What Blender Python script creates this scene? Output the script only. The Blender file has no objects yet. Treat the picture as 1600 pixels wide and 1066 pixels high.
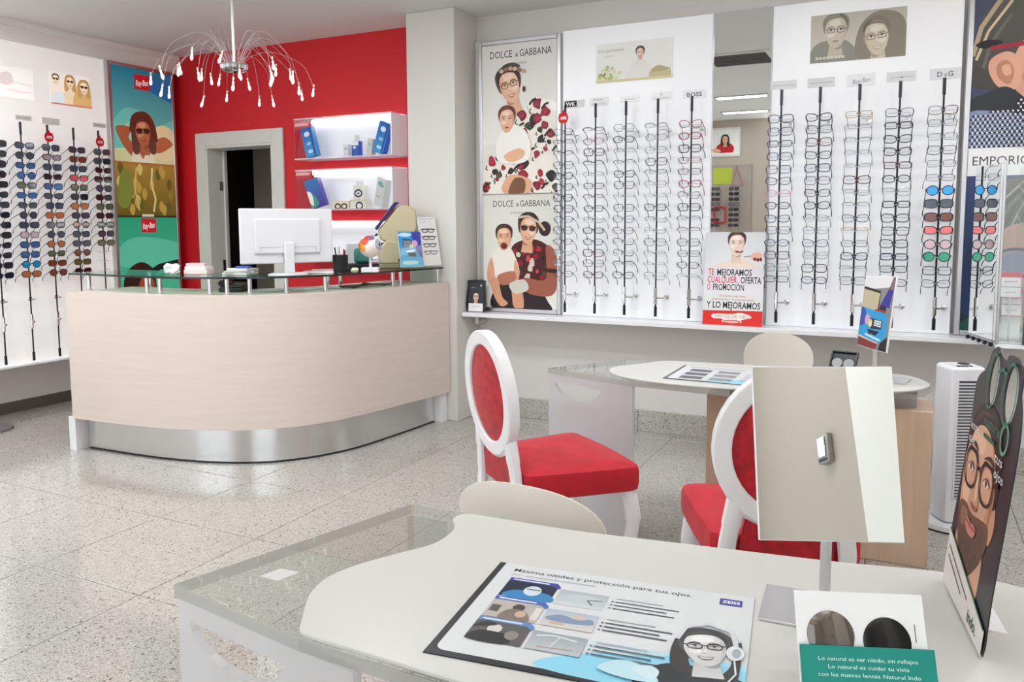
import bpy, bmesh, math, random
from mathutils import Vector, Matrix, Euler
random.seed(7)
SC = bpy.context.scene
COL = SC.collection
PI = math.pi
R = math.radians

# ------------------------------------------------------------------ camera, sky, exposure
CAM_H = 1.42
cam_d = bpy.data.cameras.new('camera'); cam = bpy.data.objects.new('camera', cam_d); COL.objects.link(cam)
def cam_matrix(yaw, pitch, roll):
    f = Vector((-math.sin(yaw), math.cos(yaw), 0)); r = Vector((math.cos(yaw), math.sin(yaw), 0)); u = Vector((0, 0, 1))
    f2 = f*math.cos(pitch) - u*math.sin(pitch); u2 = u*math.cos(pitch) + f*math.sin(pitch)
    r3 = r*math.cos(roll) + u2*math.sin(roll); u3 = u2*math.cos(roll) - r*math.sin(roll)
    m = Matrix((r3, u3, -f2)).transposed().to_4x4(); m.translation = Vector((0, 0, CAM_H)); return m
cam.matrix_world = cam_matrix(0.459521564, 0.0931888034, -0.00395467729)
cam_d.sensor_width = 36.0; cam_d.lens = 36.0*1257.05/1600.0; cam_d.shift_y = -67.0/1600.0; cam_d.clip_start = 0.05
SC.camera = cam

world = bpy.data.worlds.new('sky'); SC.world = world; world.use_nodes = True
bg = world.node_tree.nodes['Background']; bg.inputs[0].default_value = (0.93, 0.96, 1.0, 1); bg.inputs[1].default_value = 1.7

SC.view_settings.view_transform = 'Standard'; SC.view_settings.look = 'None'
SC.view_settings.exposure = 0.30; SC.view_settings.gamma = 1.0; SC.view_settings.use_curve_mapping = False
UPLIGHT_W = 9.5        # watts per metre of the added fill strips that wash the ceiling
CEIL_SPOTS = [(-5.0, 2.5, 17, 'rear left corner'), (-3.5, 2.5, 17, 'space before the counter'), (-2.3, 3.1, 17, 'floor between counter and wall display'), (-1.85, 0.4, 4, 'aisle, nearer one in the mirror'), (-2.05, -0.95, 5, 'aisle, farther one in the mirror'), (-0.6, 3.3, 13, 'far acrylic desk'), (-4.2, 0.4, 14, 'front left of the shop'), (0.9, 3.0, 12, 'right-hand wall'), (0.9, -0.9, 5, 'shop window at the right'), (-5.2, -0.6, 8, 'shop window at the left')]   # x, y, watts, place

# ------------------------------------------------------------------ helpers
def lin(c):
    def f(x):
        x /= 255.0
        return x/12.92 if x <= 0.04045 else ((x+0.055)/1.055)**2.4
    if isinstance(c, str):
        c = c.lstrip('#'); c = tuple(int(c[i:i+2], 16) for i in (0, 2, 4))
    return (f(c[0]), f(c[1]), f(c[2]))
_M = {}
def mat(name, color=(200, 200, 200), rough=0.5, metal=0.0, coat=0.0, emis=0.0, noise=0.0, nscale=8.0, bump=0.0, sheen=0.0, spec=0.5, stretch=None):
    if name in _M: return _M[name]
    m = bpy.data.materials.new(name); m.use_nodes = True; nt = m.node_tree; b = nt.nodes['Principled BSDF']
    c = lin(color); b.inputs['Base Color'].default_value = (*c, 1); b.inputs['Roughness'].default_value = rough
    b.inputs['Metallic'].default_value = metal; b.inputs['Coat Weight'].default_value = coat
    b.inputs['Specular IOR Level'].default_value = spec
    if sheen: b.inputs['Sheen Weight'].default_value = sheen
    if emis:
        b.inputs['Emission Color'].default_value = (*c, 1); b.inputs['Emission Strength'].default_value = emis
    if noise or bump:
        tc = nt.nodes.new('ShaderNodeNewGeometry'); n = nt.nodes.new('ShaderNodeTexNoise'); n.inputs['Scale'].default_value = nscale; n.inputs['Detail'].default_value = 6
        if stretch:
            mp = nt.nodes.new('ShaderNodeMapping'); mp.inputs['Scale'].default_value = stretch
            nt.links.new(tc.outputs['Position'], mp.inputs['Vector']); nt.links.new(mp.outputs[0], n.inputs['Vector'])
        else: nt.links.new(tc.outputs['Position'], n.inputs['Vector'])
        if noise:
            rp = nt.nodes.new('ShaderNodeValToRGB')
            rp.color_ramp.elements[0].position = 0.3; rp.color_ramp.elements[1].position = 0.7
            rp.color_ramp.elements[0].color = (*[x*(1-noise) for x in c], 1); rp.color_ramp.elements[1].color = (*[min(1, x*(1+noise*0.6)) for x in c], 1)
            nt.links.new(n.outputs['Fac'], rp.inputs[0]); nt.links.new(rp.outputs[0], b.inputs['Base Color'])
        if bump:
            bp = nt.nodes.new('ShaderNodeBump'); bp.inputs['Strength'].default_value = bump; bp.inputs['Distance'].default_value = 0.003
            nt.links.new(n.outputs['Fac'], bp.inputs['Height']); nt.links.new(bp.outputs[0], b.inputs['Normal'])
    _M[name] = m; return m
def clear(name, tint=(245, 250, 248), gloss=0.10, white=0.0, rough=0.02, edge=1.3):
    """clear sheet: mostly see-through, mirror-like towards grazing angles; white = frosting"""
    if name in _M: return _M[name]
    m = bpy.data.materials.new(name); m.use_nodes = True; nt = m.node_tree; nt.nodes.clear(); N = nt.nodes.new; L = nt.links.new
    out = N('ShaderNodeOutputMaterial'); t = N('ShaderNodeBsdfTransparent'); t.inputs[0].default_value = (*lin(tint), 1)
    g = N('ShaderNodeBsdfGlossy'); g.inputs['Roughness'].default_value = rough; g.inputs[0].default_value = (1, 1, 1, 1)
    lw = N('ShaderNodeFresnel'); lw.inputs[0].default_value = edge; ge = N('ShaderNodeNewGeometry'); inv = N('ShaderNodeMath'); inv.operation = 'SUBTRACT'; inv.inputs[0].default_value = 1.0; L(ge.outputs['Backfacing'], inv.inputs[1])
    fa = N('ShaderNodeMath'); fa.operation = 'MULTIPLY'
    mu = N('ShaderNodeMath'); mu.operation = 'MULTIPLY'; mu.inputs[1].default_value = 0.75
    ad = N('ShaderNodeMath'); ad.operation = 'MAXIMUM'; ad.inputs[1].default_value = gloss
    L(lw.outputs[0], mu.inputs[0]); L(mu.outputs[0], ad.inputs[0]); L(ad.outputs[0], fa.inputs[0]); L(inv.outputs[0], fa.inputs[1])
    base = t.outputs[0]
    if white:
        d = N('ShaderNodeBsdfDiffuse'); d.inputs[0].default_value = (*lin(tint), 1); tr = N('ShaderNodeBsdfTranslucent'); tr.inputs[0].default_value = (*lin(tint), 1)
        a = N('ShaderNodeMixShader'); a.inputs[0].default_value = 0.35; L(d.outputs[0], a.inputs[1]); L(tr.outputs[0], a.inputs[2])
        b2 = N('ShaderNodeMixShader'); b2.inputs[0].default_value = white; L(t.outputs[0], b2.inputs[1]); L(a.outputs[0], b2.inputs[2]); base = b2.outputs[0]
    mx = N('ShaderNodeMixShader'); L(fa.outputs[0], mx.inputs[0]); L(base, mx.inputs[1]); L(g.outputs[0], mx.inputs[2]); L(mx.outputs[0], out.inputs[0])
    _M[name] = m; return m

class MB:
    """collects geometry for ONE mesh"""
    def __init__(s): s.v = []; s.f = []; s.mi = []; s.cur = 0
    def add(s, vs, fs, M=None):
        o = len(s.v)
        for v in vs:
            v = Vector(v); s.v.append(M @ v if M is not None else v)
        for f in fs: s.f.append([i+o for i in f]); s.mi.append(s.cur)
        return s
    def box(s, x0, x1, y0, y1, z0, z1, M=None):
        vs = [(x0,y0,z0),(x1,y0,z0),(x1,y1,z0),(x0,y1,z0),(x0,y0,z1),(x1,y0,z1),(x1,y1,z1),(x0,y1,z1)]
        return s.add(vs, [(3,2,1,0),(4,5,6,7),(0,1,5,4),(1,2,6,5),(2,3,7,6),(3,0,4,7)], M)
    def tube(s, pts, r, n=8, closed=False, M=None, flat=1.0):
        pts = [Vector(p) for p in pts]; m = len(pts); vs = []; fs = []
        rs = r if isinstance(r, (list, tuple)) else [r]*m
        up = None
        for i, p in enumerate(pts):
            a = pts[(i-1) % m] if (closed or i > 0) else p; b = pts[(i+1) % m] if (closed or i < m-1) else p
            t = (b-a).normalized()
            if up is None:
                up = Vector((0,0,1)) if abs(t.z) < 0.9 else Vector((0,1,0))
            x = t.cross(up)
            if x.length < 1e-6: x = t.cross(Vector((1,0,0)))
            x.normalize(); y = x.cross(t).normalized(); up = y
            for k in range(n):
                q = 2*PI*k/n; vs.append(p + x*math.cos(q)*rs[i] + y*math.sin(q)*rs[i]*flat)
        for i in range(m if closed else m-1):
            j = (i+1) % m
            for k in range(n):
                l = (k+1) % n; fs.append((i*n+k, i*n+l, j*n+l, j*n+k))
        if not closed: fs.append(tuple(range(n))[::-1]); fs.append(tuple((m-1)*n+k for k in range(n)))
        return s.add(vs, fs, M)
    def lathe(s, prof, n=24, M=None, sx=1.0, sy=1.0):
        vs = []; fs = []; m = len(prof)
        for (r, z) in prof:
            for k in range(n): q = 2*PI*k/n; vs.append((r*sx*math.cos(q), r*sy*math.sin(q), z))
        for i in range(m-1):
            for k in range(n):
                l = (k+1) % n; fs.append((i*n+k, i*n+l, (i+1)*n+l, (i+1)*n+k))
        if prof[0][0] > 1e-6: fs.append(tuple(range(n))[::-1])
        if prof[-1][0] > 1e-6: fs.append(tuple((m-1)*n+k for k in range(n)))
        return s.add(vs, fs, M)
    def prism(s, poly, z0, z1, M=None):
        n = len(poly); vs = [(x, y, z0) for x, y in poly] + [(x, y, z1) for x, y in poly]
        fs = [tuple(range(n))[::-1], tuple(range(n, 2*n))] + [(i, (i+1) % n, n+(i+1) % n, n+i) for i in range(n)]
        return s.add(vs, fs, M)
    def grid(s, fn, nu, nv, M=None, cu=False):
        vs = []; fs = []
        for j in range(nv+1):
            for i in range(nu + (0 if cu else 1)): vs.append(fn(i/nu, j/nv))
        w = nu if cu else nu+1
        for j in range(nv):
            for i in range(nu):
                a = j*w+i; b = j*w+(i+1) % w; fs.append((a, b, b+w, a+w))
        return s.add(vs, fs, M)
    def mesh(s, name, mats, smooth=True):
        me = bpy.data.meshes.new(name); me.from_pydata([tuple(v) for v in s.v], [], s.f)
        for m in (mats if isinstance(mats, (list, tuple)) else [mats]): me.materials.append(m)
        me.polygons.foreach_set('material_index', s.mi)
        bm = bmesh.new(); bm.from_mesh(me); bmesh.ops.recalc_face_normals(bm, faces=bm.faces[:])
        if smooth:
            for f in bm.faces: f.smooth = True
            for e in bm.edges:
                if len(e.link_faces) == 2 and e.calc_face_angle(0) > 0.6: e.smooth = False
        bm.to_mesh(me); bm.free(); return me
    def build(s, name, mats, parent=None, bevel=0, seg=2, smooth=True, sub=0, **kw):
        return link(name, s.mesh(name, mats, smooth), parent, bevel, seg, sub, **kw)
def link(name, me, parent=None, bevel=0, seg=2, sub=0, loc=None, rot=None, label=None, cat=None, group=None, kind=None):
    o = bpy.data.objects.new(name, me); COL.objects.link(o)
    if parent is not None: o.parent = parent
    if loc is not None: o.location = loc
    if rot is not None: o.rotation_euler = rot
    if sub:
        md = o.modifiers.new('sub', 'SUBSURF'); md.levels = sub; md.render_levels = sub
    if bevel:
        md = o.modifiers.new('bevel', 'BEVEL'); md.width = bevel; md.segments = seg; md.limit_method = 'ANGLE'; md.angle_limit = R(40)
    tag(o, label, cat, group, kind); return o
def tag(o, label=None, cat=None, group=None, kind=None):
    if label: o['label'] = label
    if cat: o['category'] = cat
    if group: o['group'] = group
    if kind: o['kind'] = kind
    return o
def thing(name, loc, rz=0, label=None, cat=None, group=None, rot=None):
    o = bpy.data.objects.new(name, None); COL.objects.link(o); o.location = loc
    o.rotation_euler = rot if rot is not None else (0, 0, rz); o.empty_display_size = 0.05
    return tag(o, label, cat, group)
def copy_tree(o, parent=None):
    c = o.copy(); COL.objects.link(c)
    if parent is not None: c.parent = parent
    for ch in list(o.children): copy_tree(ch, c)
    return c
def box(name, x0, x1, y0, y1, z0, z1, m, parent=None, **kw): return MB().box(x0,x1,y0,y1,z0,z1).build(name, m, parent, **kw)
def struct(name, x0, x1, y0, y1, z0, z1, m, parent=None, **kw): return box(name, x0,x1,y0,y1,z0,z1, m, parent, kind=None if parent else 'structure', **kw)
def smoothpath(pts, n=6, closed=False):
    pts = [Vector(p) for p in pts]; m = len(pts); out = []
    for i in range(m if closed else m-1):
        g = (lambda k: pts[k % m]) if closed else (lambda k: pts[max(0, min(m-1, k))])
        p0, p1, p2, p3 = g(i-1), g(i), g(i+1), g(i+2)
        for k in range(n):
            t = k/n; out.append(0.5*((2*p1)+(p2-p0)*t+(2*p0-5*p1+4*p2-p3)*t*t+(3*p1-p0-3*p2+p3)*t**3))
    if not closed: out.append(pts[-1])
    return out

# ------------------------------------------------------------------ flat printing (vector art on a sheet)
def print_mat(rough=0.45, emis=0.0):
    k = 'printed_ink_%d_%d' % (rough*100, emis*100)
    if k in _M: return _M[k]
    m = bpy.data.materials.new(k); m.use_nodes = True; nt = m.node_tree; b = nt.nodes['Principled BSDF']
    a = nt.nodes.new('ShaderNodeVertexColor'); a.layer_name = 'Col'; nt.links.new(a.outputs[0], b.inputs['Base Color'])
    b.inputs['Roughness'].default_value = rough; b.inputs['Specular IOR Level'].default_value = 0.35
    if emis: nt.links.new(a.outputs[0], b.inputs['Emission Color']); b.inputs['Emission Strength'].default_value = emis
    _M[k] = m; return m
_TXT = {}
def text_polys(s, bold):
    k = (s, bold)
    if k in _TXT: return _TXT[k]
    cu = bpy.data.curves.new('lettering', 'FONT'); cu.body = s; cu.size = 1.0; cu.offset = bold; cu.resolution_u = 2
    o = bpy.data.objects.new('lettering', cu); COL.objects.link(o)
    dg = bpy.context.evaluated_depsgraph_get(); me = bpy.data.meshes.new_from_object(o.evaluated_get(dg))
    vs = [(v.co.x, v.co.y) for v in me.vertices]; fs = [list(p.vertices) for p in me.polygons]
    bpy.data.objects.remove(o); bpy.data.curves.remove(cu); bpy.data.meshes.remove(me)
    _TXT[k] = (vs, fs); return _TXT[k]
class Print:
    """sheet W x H metres; drawing units: 100 across the width, y up from the bottom edge"""
    def __init__(s, W, H, paper=(245, 245, 243)):
        s.W, s.H, s.k = W, H, W/100.0; s.h = H/s.k; s.v = []; s.f = []; s.c = []; s.z = 0.0
        s.poly([(0,0),(100,0),(100,s.h),(0,s.h)], paper)
    def _put(s, vs, fs, cols, lift=True):
        if lift: s.z += 0.00003
        o = len(s.v); s.v += [(x*s.k, -s.z, y*s.k) for x, y in vs]
        for f in fs: s.f.append([i+o for i in f]); s.c.append([cols[i] for i in f])
    def clip(s, P):
        for ax, lim, sg in ((0,0,1),(0,100,-1),(1,0,1),(1,s.h,-1)):
            out = []
            for i in range(len(P)):
                a, b = P[i-1], P[i]; da, db = (a[ax]-lim)*sg, (b[ax]-lim)*sg
                if (da >= 0) != (db >= 0):
                    t = da/(da-db); out.append((a[0]+(b[0]-a[0])*t, a[1]+(b[1]-a[1])*t))
                if db >= 0: out.append(b)
            P = out
            if not P: return P
        return P
    def poly(s, P, c, c2=None, T=None):
        if T: P = [T(*p) for p in P]
        P = s.clip([tuple(p[:2]) for p in P])
        if len(P) < 3: return s
        A = sum(P[i-1][0]*P[i][1]-P[i][0]*P[i-1][1] for i in range(len(P)))
        if A < 0: P = P[::-1]
        c = lin(c)
        if c2 is None: cols = [c]*len(P)
        else:
            c2 = lin(c2); ys = [p[1] for p in P]; lo, hi = min(ys), max(ys) or 1
            cols = [tuple(c2[k]+(c[k]-c2[k])*((p[1]-lo)/max(1e-6, hi-lo)) for k in range(3)) for p in P]
        s._put(P, [list(range(len(P)))], cols); return s
    def blob(s, P, c, n=5, T=None, c2=None): return s.poly([tuple(p[:2]) for p in smoothpath([(x,y,0) for x,y in P], n, True)], c, c2, T)
    def ell(s, x, y, a, b, c, rot=0, n=22, T=None, c2=None):
        q = R(rot); return s.poly([(x+a*math.cos(t)*math.cos(q)-b*math.sin(t)*math.sin(q), y+a*math.cos(t)*math.sin(q)+b*math.sin(t)*math.cos(q)) for t in (2*PI*i/n for i in range(n))], c, c2, T)
    def rect(s, x0, y0, x1, y1, c, c2=None, T=None): return s.poly([(x0,y0),(x1,y0),(x1,y1),(x0,y1)], c, c2, T)
    def hgrad(s, x0, y0, x1, y1, ca, cb):
        a, b = lin(ca), lin(cb); s._put([(x0,y0),(x1,y0),(x1,y1),(x0,y1)], [[0,1,2,3]], [a,b,b,a]); return s
    def line(s, P, w, c, T=None, closed=False):
        P = [Vector((p[0], p[1])) for p in P]; n = len(P); L_, R_ = [], []
        for i in range(n):
            a = P[i-1] if (i or closed) else P[i]; b = P[(i+1) % n] if (i < n-1 or closed) else P[i]
            d = (b-a); d = d.normalized() if d.length else Vector((1,0)); q = Vector((-d.y, d.x))*w/2; L_.append(P[i]+q); R_.append(P[i]-q)
        s.z += 0.00003; z = s.z
        for i in range(n if closed else n-1):
            j = (i+1) % n; s.z = z-0.00003; s.poly([tuple(L_[i]), tuple(L_[j]), tuple(R_[j]), tuple(R_[i])], c, None, T)
        s.z = z; return s
    def ring(s, x, y, a, b, w, c, T=None, rot=0, p=2.0):
        q = R(rot); f = lambda t: (abs(math.cos(t))**(2/p)*math.copysign(a, math.cos(t)), abs(math.sin(t))**(2/p)*math.copysign(b, math.sin(t)))
        return s.line([(x+f(t)[0]*math.cos(q)-f(t)[1]*math.sin(q), y+f(t)[0]*math.sin(q)+f(t)[1]*math.cos(q)) for t in (2*PI*i/20+0.01 for i in range(20))], w, c, T, True)
    def text(s, t, x, y, h, c, w=None, bold=0.0, align='L', shear=0.0, rot=0.0):
        vs, fs = text_polys(t, bold)
        if not vs: return s
        x0 = min(v[0] for v in vs); x1 = max(v[0] for v in vs); sy = h/0.72; sx = (w/(x1-x0)) if w else sy
        wd = (x1-x0)*sx; ox = x - (0 if align == 'L' else wd/2 if align == 'C' else wd); q = R(rot); P = []
        for a, b in vs:
            u, v_ = (a-x0)*sx + b*sy*shear + ox - x, b*sy
            P.append((x+u*math.cos(q)-v_*math.sin(q), y+u*math.sin(q)+v_*math.cos(q)))
        s._put(P, fs, [lin(c)]*len(P)); return s
    def build(s, name, parent, loc=(0,0,0), rot=(0,0,0), rough=0.45, emis=0.0, center=True, mesh_only=False):
        me = bpy.data.meshes.new(name); dx = s.W/2 if center else 0
        me.from_pydata([(x-dx, y, z) for x, y, z in s.v], [], s.f); me.materials.append(print_mat(rough, emis))
        ca = me.color_attributes.new('Col', 'FLOAT_COLOR', 'CORNER'); data = []
        for c in s.c:
            for q in c: data += [q[0], q[1], q[2], 1.0]
        ca.data.foreach_set('color', data)
        return me if mesh_only else link(name, me, parent, loc=loc, rot=rot)
def xf(x, y, k, rot=0, flip=1):
    q = R(rot); return lambda a, b: (x + k*(flip*a*math.cos(q) - b*math.sin(q)), y + k*(flip*a*math.sin(q) + b*math.cos(q)))
def lerp(a, b, t):
    f = lambda c: tuple(int(c.lstrip('#')[i:i+2], 16) for i in (0, 2, 4)) if isinstance(c, str) else c
    a, b = f(a), f(b); return tuple(a[i]+(b[i]-a[i])*t for i in range(3))
def face(P, x, y, k, skin='#e8b996', hair='#3a2620', rot=0, flip=1, shade='#c98f6c', lips='#b8423f', glasses=None, sun=None, brow=None, smile=True, hairstyle='up', beard=None, neck=True, eyes=True):
    """a printed head about 2 units high drawn in its own frame (k = half height)"""
    T = xf(x, y, k, rot, flip); brow = brow or hair; hl = lerp(hair, '#ffffff', .13); hd = lerp(hair, '#000000', .25); s1 = lerp(skin, shade, .38); s2 = lerp(skin, shade, .75); li = lerp(skin, '#ffffff', .28)
    if hairstyle == 'long': P.blob([(-.95,.5),(-.6,1.15),(0,1.3),(.6,1.15),(.95,.5),(1.05,-.4),(1.0,-1.4),(.55,-1.5),(0,-.9),(-.55,-1.5),(-1.0,-1.4),(-1.05,-.4)], hair, T=T, c2=hl)
    elif hairstyle == 'up': P.blob([(-.80,.2),(-.76,.85),(-.3,1.27),(.35,1.25),(.82,.85),(.80,.1),(.5,-.3),(-.5,-.3)], hair, T=T, c2=hl)
    elif hairstyle == 'short': P.blob([(-.72,.1),(-.76,.75),(-.35,1.16),(.3,1.18),(.76,.8),(.72,.1),(.4,-.2),(-.4,-.2)], hair, T=T, c2=hl)
    if neck: P.poly([(-.34,-.5),(.34,-.5),(.46,-1.6),(-.46,-1.6)], s2, s1, T=T); P.blob([(-.34,-.62),(.1,-.86),(.36,-.6),(.36,-1.0),(0,-1.05)], lerp(shade, '#000000', .12), T=T)
    P.blob([(-.64,.3),(-.58,.82),(0,1.0),(.58,.82),(.64,.3),(.60,-.22),(.38,-.74),(.10,-.96),(-.12,-.96),(-.38,-.74),(-.60,-.22)], skin, T=T, c2=s1)
    P.blob([(.30,.7),(.58,.62),(.63,.2),(.58,-.25),(.36,-.74),(.14,-.92),(.34,-.5),(.50,-.05)], s1, T=T); P.blob([(.48,.5),(.61,.4),(.62,.0),(.52,-.42),(.40,-.66),(.50,-.2)], s2, T=T)
    P.ell(-.3, -.16, .20, .15, li, T=T); P.ell(-.05, .58, .34, .18, li, T=T)
    if hairstyle != 'none': P.blob([(-.66,.25),(-.72,.85),(-.1,1.17),(.5,1.07),(.70,.7),(.66,.25),(.56,.60),(.30,.84),(-.1,.86),(-.45,.72),(-.58,.5)], hair, T=T); P.line([(-.55,.78),(-.15,1.02),(.25,1.02)], .07, hl, T=T); P.line([(.2,1.1),(.56,.86),(.66,.5)], .09, hd, T=T)
    if beard: P.blob([(-.6,-.05),(-.48,-.24),(-.3,-.34),(0,-.30),(.3,-.34),(.48,-.24),(.6,-.05),(.57,-.45),(.36,-.86),(0,-1.06),(-.36,-.86),(-.57,-.45)], beard, T=T)
    P.line([(.06,.22),(.09,-.05),(.12,-.18)], .055, s1, T=T); P.blob([(-.13,-.22),(0,-.29),(.14,-.21),(.06,-.25),(-.05,-.26)], s2, T=T); P.ell(0, -.12, .05, .07, li, T=T)
    if eyes:
        for q in (-1, 1):
            P.blob([(q*.15,.14),(q*.28,.20),(q*.43,.15),(q*.29,.11)], '#e6dcd4', T=T); P.ell(q*.29, .155, .055, .05, '#35281f', T=T, n=10); P.line([(q*.14,.155),(q*.28,.215),(q*.45,.165)], .035, '#3a2c26', T=T)
            P.line([(q*.13,.31),(q*.3,.37),(q*.48,.29)], .05, lerp(brow, skin, .15), T=T); P.blob([(q*.17,.07),(q*.3,.03),(q*.42,.08),(q*.3,.075)], s1, T=T)
    if smile:
        P.blob([(-.25,-.46),(-.1,-.46),(0,-.49),(.1,-.46),(.25,-.46),(.14,-.62),(0,-.66),(-.14,-.62)], lips, T=T); P.blob([(-.19,-.49),(0,-.53),(.19,-.49),(.1,-.57),(-.1,-.57)], '#f4ece6', T=T)
    else: P.blob([(-.19,-.53),(-.07,-.49),(0,-.51),(.07,-.49),(.19,-.53),(.08,-.62),(-.08,-.62)], lips, T=T); P.line([(-.18,-.535),(0,-.55),(.18,-.535)], .02, lerp(lips, '#000000', .4), T=T)
    if sun:
        for q in (-1, 1): P.blob([(q*.07,.27),(q*.3,.31),(q*.56,.28),(q*.53,.03),(q*.3,-.05),(q*.11,.03)], sun, T=T, c2=lerp(sun, '#a06040', .35))
        P.line([(-.62,.26),(.62,.26)], .06, sun, T=T)
    if glasses:
        for q in (-1, 1): P.ring(q*.30, .13, .22, .155, .042, glasses, T=T, p=2.8)
        P.line([(-.09,.18),(.09,.18)], .04, glasses, T=T); P.line([(.52,.19),(.66,.22)], .045, glasses, T=T); P.line([(-.52,.19),(-.66,.22)], .045, glasses, T=T)
    return T

def rrect(x0, y0, x1, y1, r, n=5):
    out = []
    for cx, cy, a0 in ((x1-r, y1-r, 0), (x0+r, y1-r, 90), (x0+r, y0+r, 180), (x1-r, y0+r, 270)):
        out += [(cx+r*math.cos(R(a0+90*k/n)), cy+r*math.sin(R(a0+90*k/n))) for k in range(n+1)]
    return out
def holed_plate(name, outer, holes, th, m, parent=None, M=None, bevel=0, **kw):
    """flat plate in local XZ with cut-outs, thickness along +Y"""
    bm = bmesh.new(); es = []
    for lp in [outer]+holes:
        vs = [bm.verts.new((x, 0, z)) for x, z in lp]; es += [bm.edges.new((vs[i], vs[(i+1) % len(vs)])) for i in range(len(vs))]
    bmesh.ops.triangle_fill(bm, use_beauty=True, use_dissolve=False, edges=es)
    r = bmesh.ops.extrude_face_region(bm, geom=bm.faces[:]); bmesh.ops.translate(bm, verts=[v for v in r['geom'] if isinstance(v, bmesh.types.BMVert)], vec=(0, th, 0))
    bmesh.ops.recalc_face_normals(bm, faces=bm.faces[:]); me = bpy.data.meshes.new(name)
    if M is not None: bmesh.ops.transform(bm, matrix=M, verts=bm.verts[:])
    bmesh.ops.recalc_face_normals(bm, faces=bm.faces[:]); bm.to_mesh(me); bm.free(); me.materials.append(m)
    return link(name, me, parent, bevel=bevel, **kw)
# ------------------------------------------------------------------ materials
WHITE = mat('white_paint', (226,224,221), 0.6)
CEILW = mat('ceiling_paint', (226,225,223), 0.8)
RED = mat('red_wall_paint', (214,19,33), 0.55)
GREIGE = mat('greige_paint', (186,176,163), 0.6)
LOWW = mat('warm_grey_paint', (221,217,214), 0.5)
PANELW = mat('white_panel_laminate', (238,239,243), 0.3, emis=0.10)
PANELG = mat('backlit_white_panel', (246,245,243), 0.35, emis=0.22)
ALU = mat('brushed_aluminium', (200,200,204), 0.32, 1.0)
STEEL = mat('brushed_steel', (222,222,224), 0.2, 1.0, noise=0.03, nscale=40, stretch=(1, 1, 30))
CHROME = mat('chrome', (225,225,228), 0.08, 1.0)
MIRROR = mat('mirror_glass', (240,242,241), 0.0, 1.0)
BLACK = mat('black_plastic', (24,24,27), 0.35)
DKMET = mat('dark_metal', (52,52,62), 0.3, 0.8)
DKBASE = mat('dark_skirting', (92,86,80), 0.5)
GREYPL = mat('grey_plastic', (150,150,152), 0.4)
PLWHITE = mat('white_plastic', (224,224,229), 0.28)
LACQ = mat('white_lacquer', (240,240,243), 0.22)
CREAM = mat('cream_shell_plastic', (224,217,208), 0.35)
TOPW = mat('white_table_laminate', (206,205,200), 0.3)
REDFAB = mat('red_velvet', (190,14,36), 0.75, noise=0.16, nscale=16, sheen=0.10, bump=0.15)
REDFAB2 = mat('red_crushed_velvet', (184,14,34), 0.7, noise=0.42, nscale=30, sheen=0.12, bump=0.3)
WOOD = mat('pale_beech_veneer', (222,206,197), 0.42, noise=0.035, nscale=5, stretch=(0.6, 0.6, 9))
WOOD2 = mat('beech_pedestal', (206,178,153), 0.45, noise=0.09, nscale=5, stretch=(9, 9, 0.6))
PAPER = mat('white_paper', (240,240,240), 0.7)
BEIGE = mat('beige_instrument_plastic', (205,192,160), 0.45)
NAVY = mat('navy_plastic', (34,34,96), 0.4)
SHELFGLOW = mat('lit_white_acrylic', (232,233,238), 0.3, emis=0.14)
FLAMP = mat('lamp_diffuser', (255,254,250), 0.4, emis=6.0)
CLEAR = clear('clear_acrylic', (243,247,245), 0.04)
SLAB = clear('clear_acrylic_slab', (240,242,240), 0.03, white=0.06)
EDGEAC = clear('acrylic_polished_edge', (222,222,220), 0.08, white=0.45)
FROST = clear('frosted_acrylic', (242,242,244), 0.02, white=0.50, rough=0.3)
GLASS = clear('counter_glass', (214,236,226), 0.14)
GLASSEDGE = mat('dark_glass_edge', (28,46,42), 0.15)
SHOWGL = clear('showcase_glass', (247,250,249), 0.10)
LENSC = clear('clear_lens', (246,247,249), 0.02, edge=1.15)

def terrazzo():
    m = bpy.data.materials.new('terrazzo'); m.use_nodes = True; nt = m.node_tree; b = nt.nodes['Principled BSDF']; N = nt.nodes.new; L = nt.links.new
    g = N('ShaderNodeNewGeometry')
    def vor(scale, lo, hi):
        v = N('ShaderNodeTexVoronoi'); v.inputs['Scale'].default_value = scale; L(g.outputs['Position'], v.inputs['Vector'])
        s = N('ShaderNodeSeparateColor'); L(v.outputs['Color'], s.inputs[0]); r = N('ShaderNodeMapRange'); r.inputs[1].default_value = lo; r.inputs[2].default_value = hi; L(s.outputs[0], r.inputs[0]); return r.outputs[0]
    def mix(fac, a, c2):
        x = N('ShaderNodeMix'); x.data_type = 'RGBA'; L(fac, x.inputs[0])
        if isinstance(a, tuple): x.inputs[6].default_value = (*a, 1)
        else: L(a, x.inputs[6])
        x.inputs[7].default_value = (*c2, 1); return x.outputs[2]
    no = N('ShaderNodeTexNoise'); no.inputs['Scale'].default_value = 1.1; no.inputs['Detail'].default_value = 3; L(g.outputs['Position'], no.inputs['Vector'])
    c = mix(no.outputs['Fac'], lin((182,181,174)), lin((178,172,166)))
    c = mix(vor(170, .78, .80), c, lin((166,160,150)))
    c = mix(vor(230, .80, .82), c, lin((198,196,188)))
    c = mix(vor(260, .88, .90), c, lin((136,130,122)))
    c = mix(vor(150, .970, .976), c, lin((104,98,92)))
    L(c, b.inputs['Base Color']); b.inputs['Roughness'].default_value = 0.13; b.inputs['Specular IOR Level'].default_value = 0.75; b.inputs['Coat Weight'].default_value = 0.35; b.inputs['Coat Roughness'].default_value = 0.08
    return m
TERR = terrazzo()
GROUT = mat('dark_joint', (92,86,80), 0.8)

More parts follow.
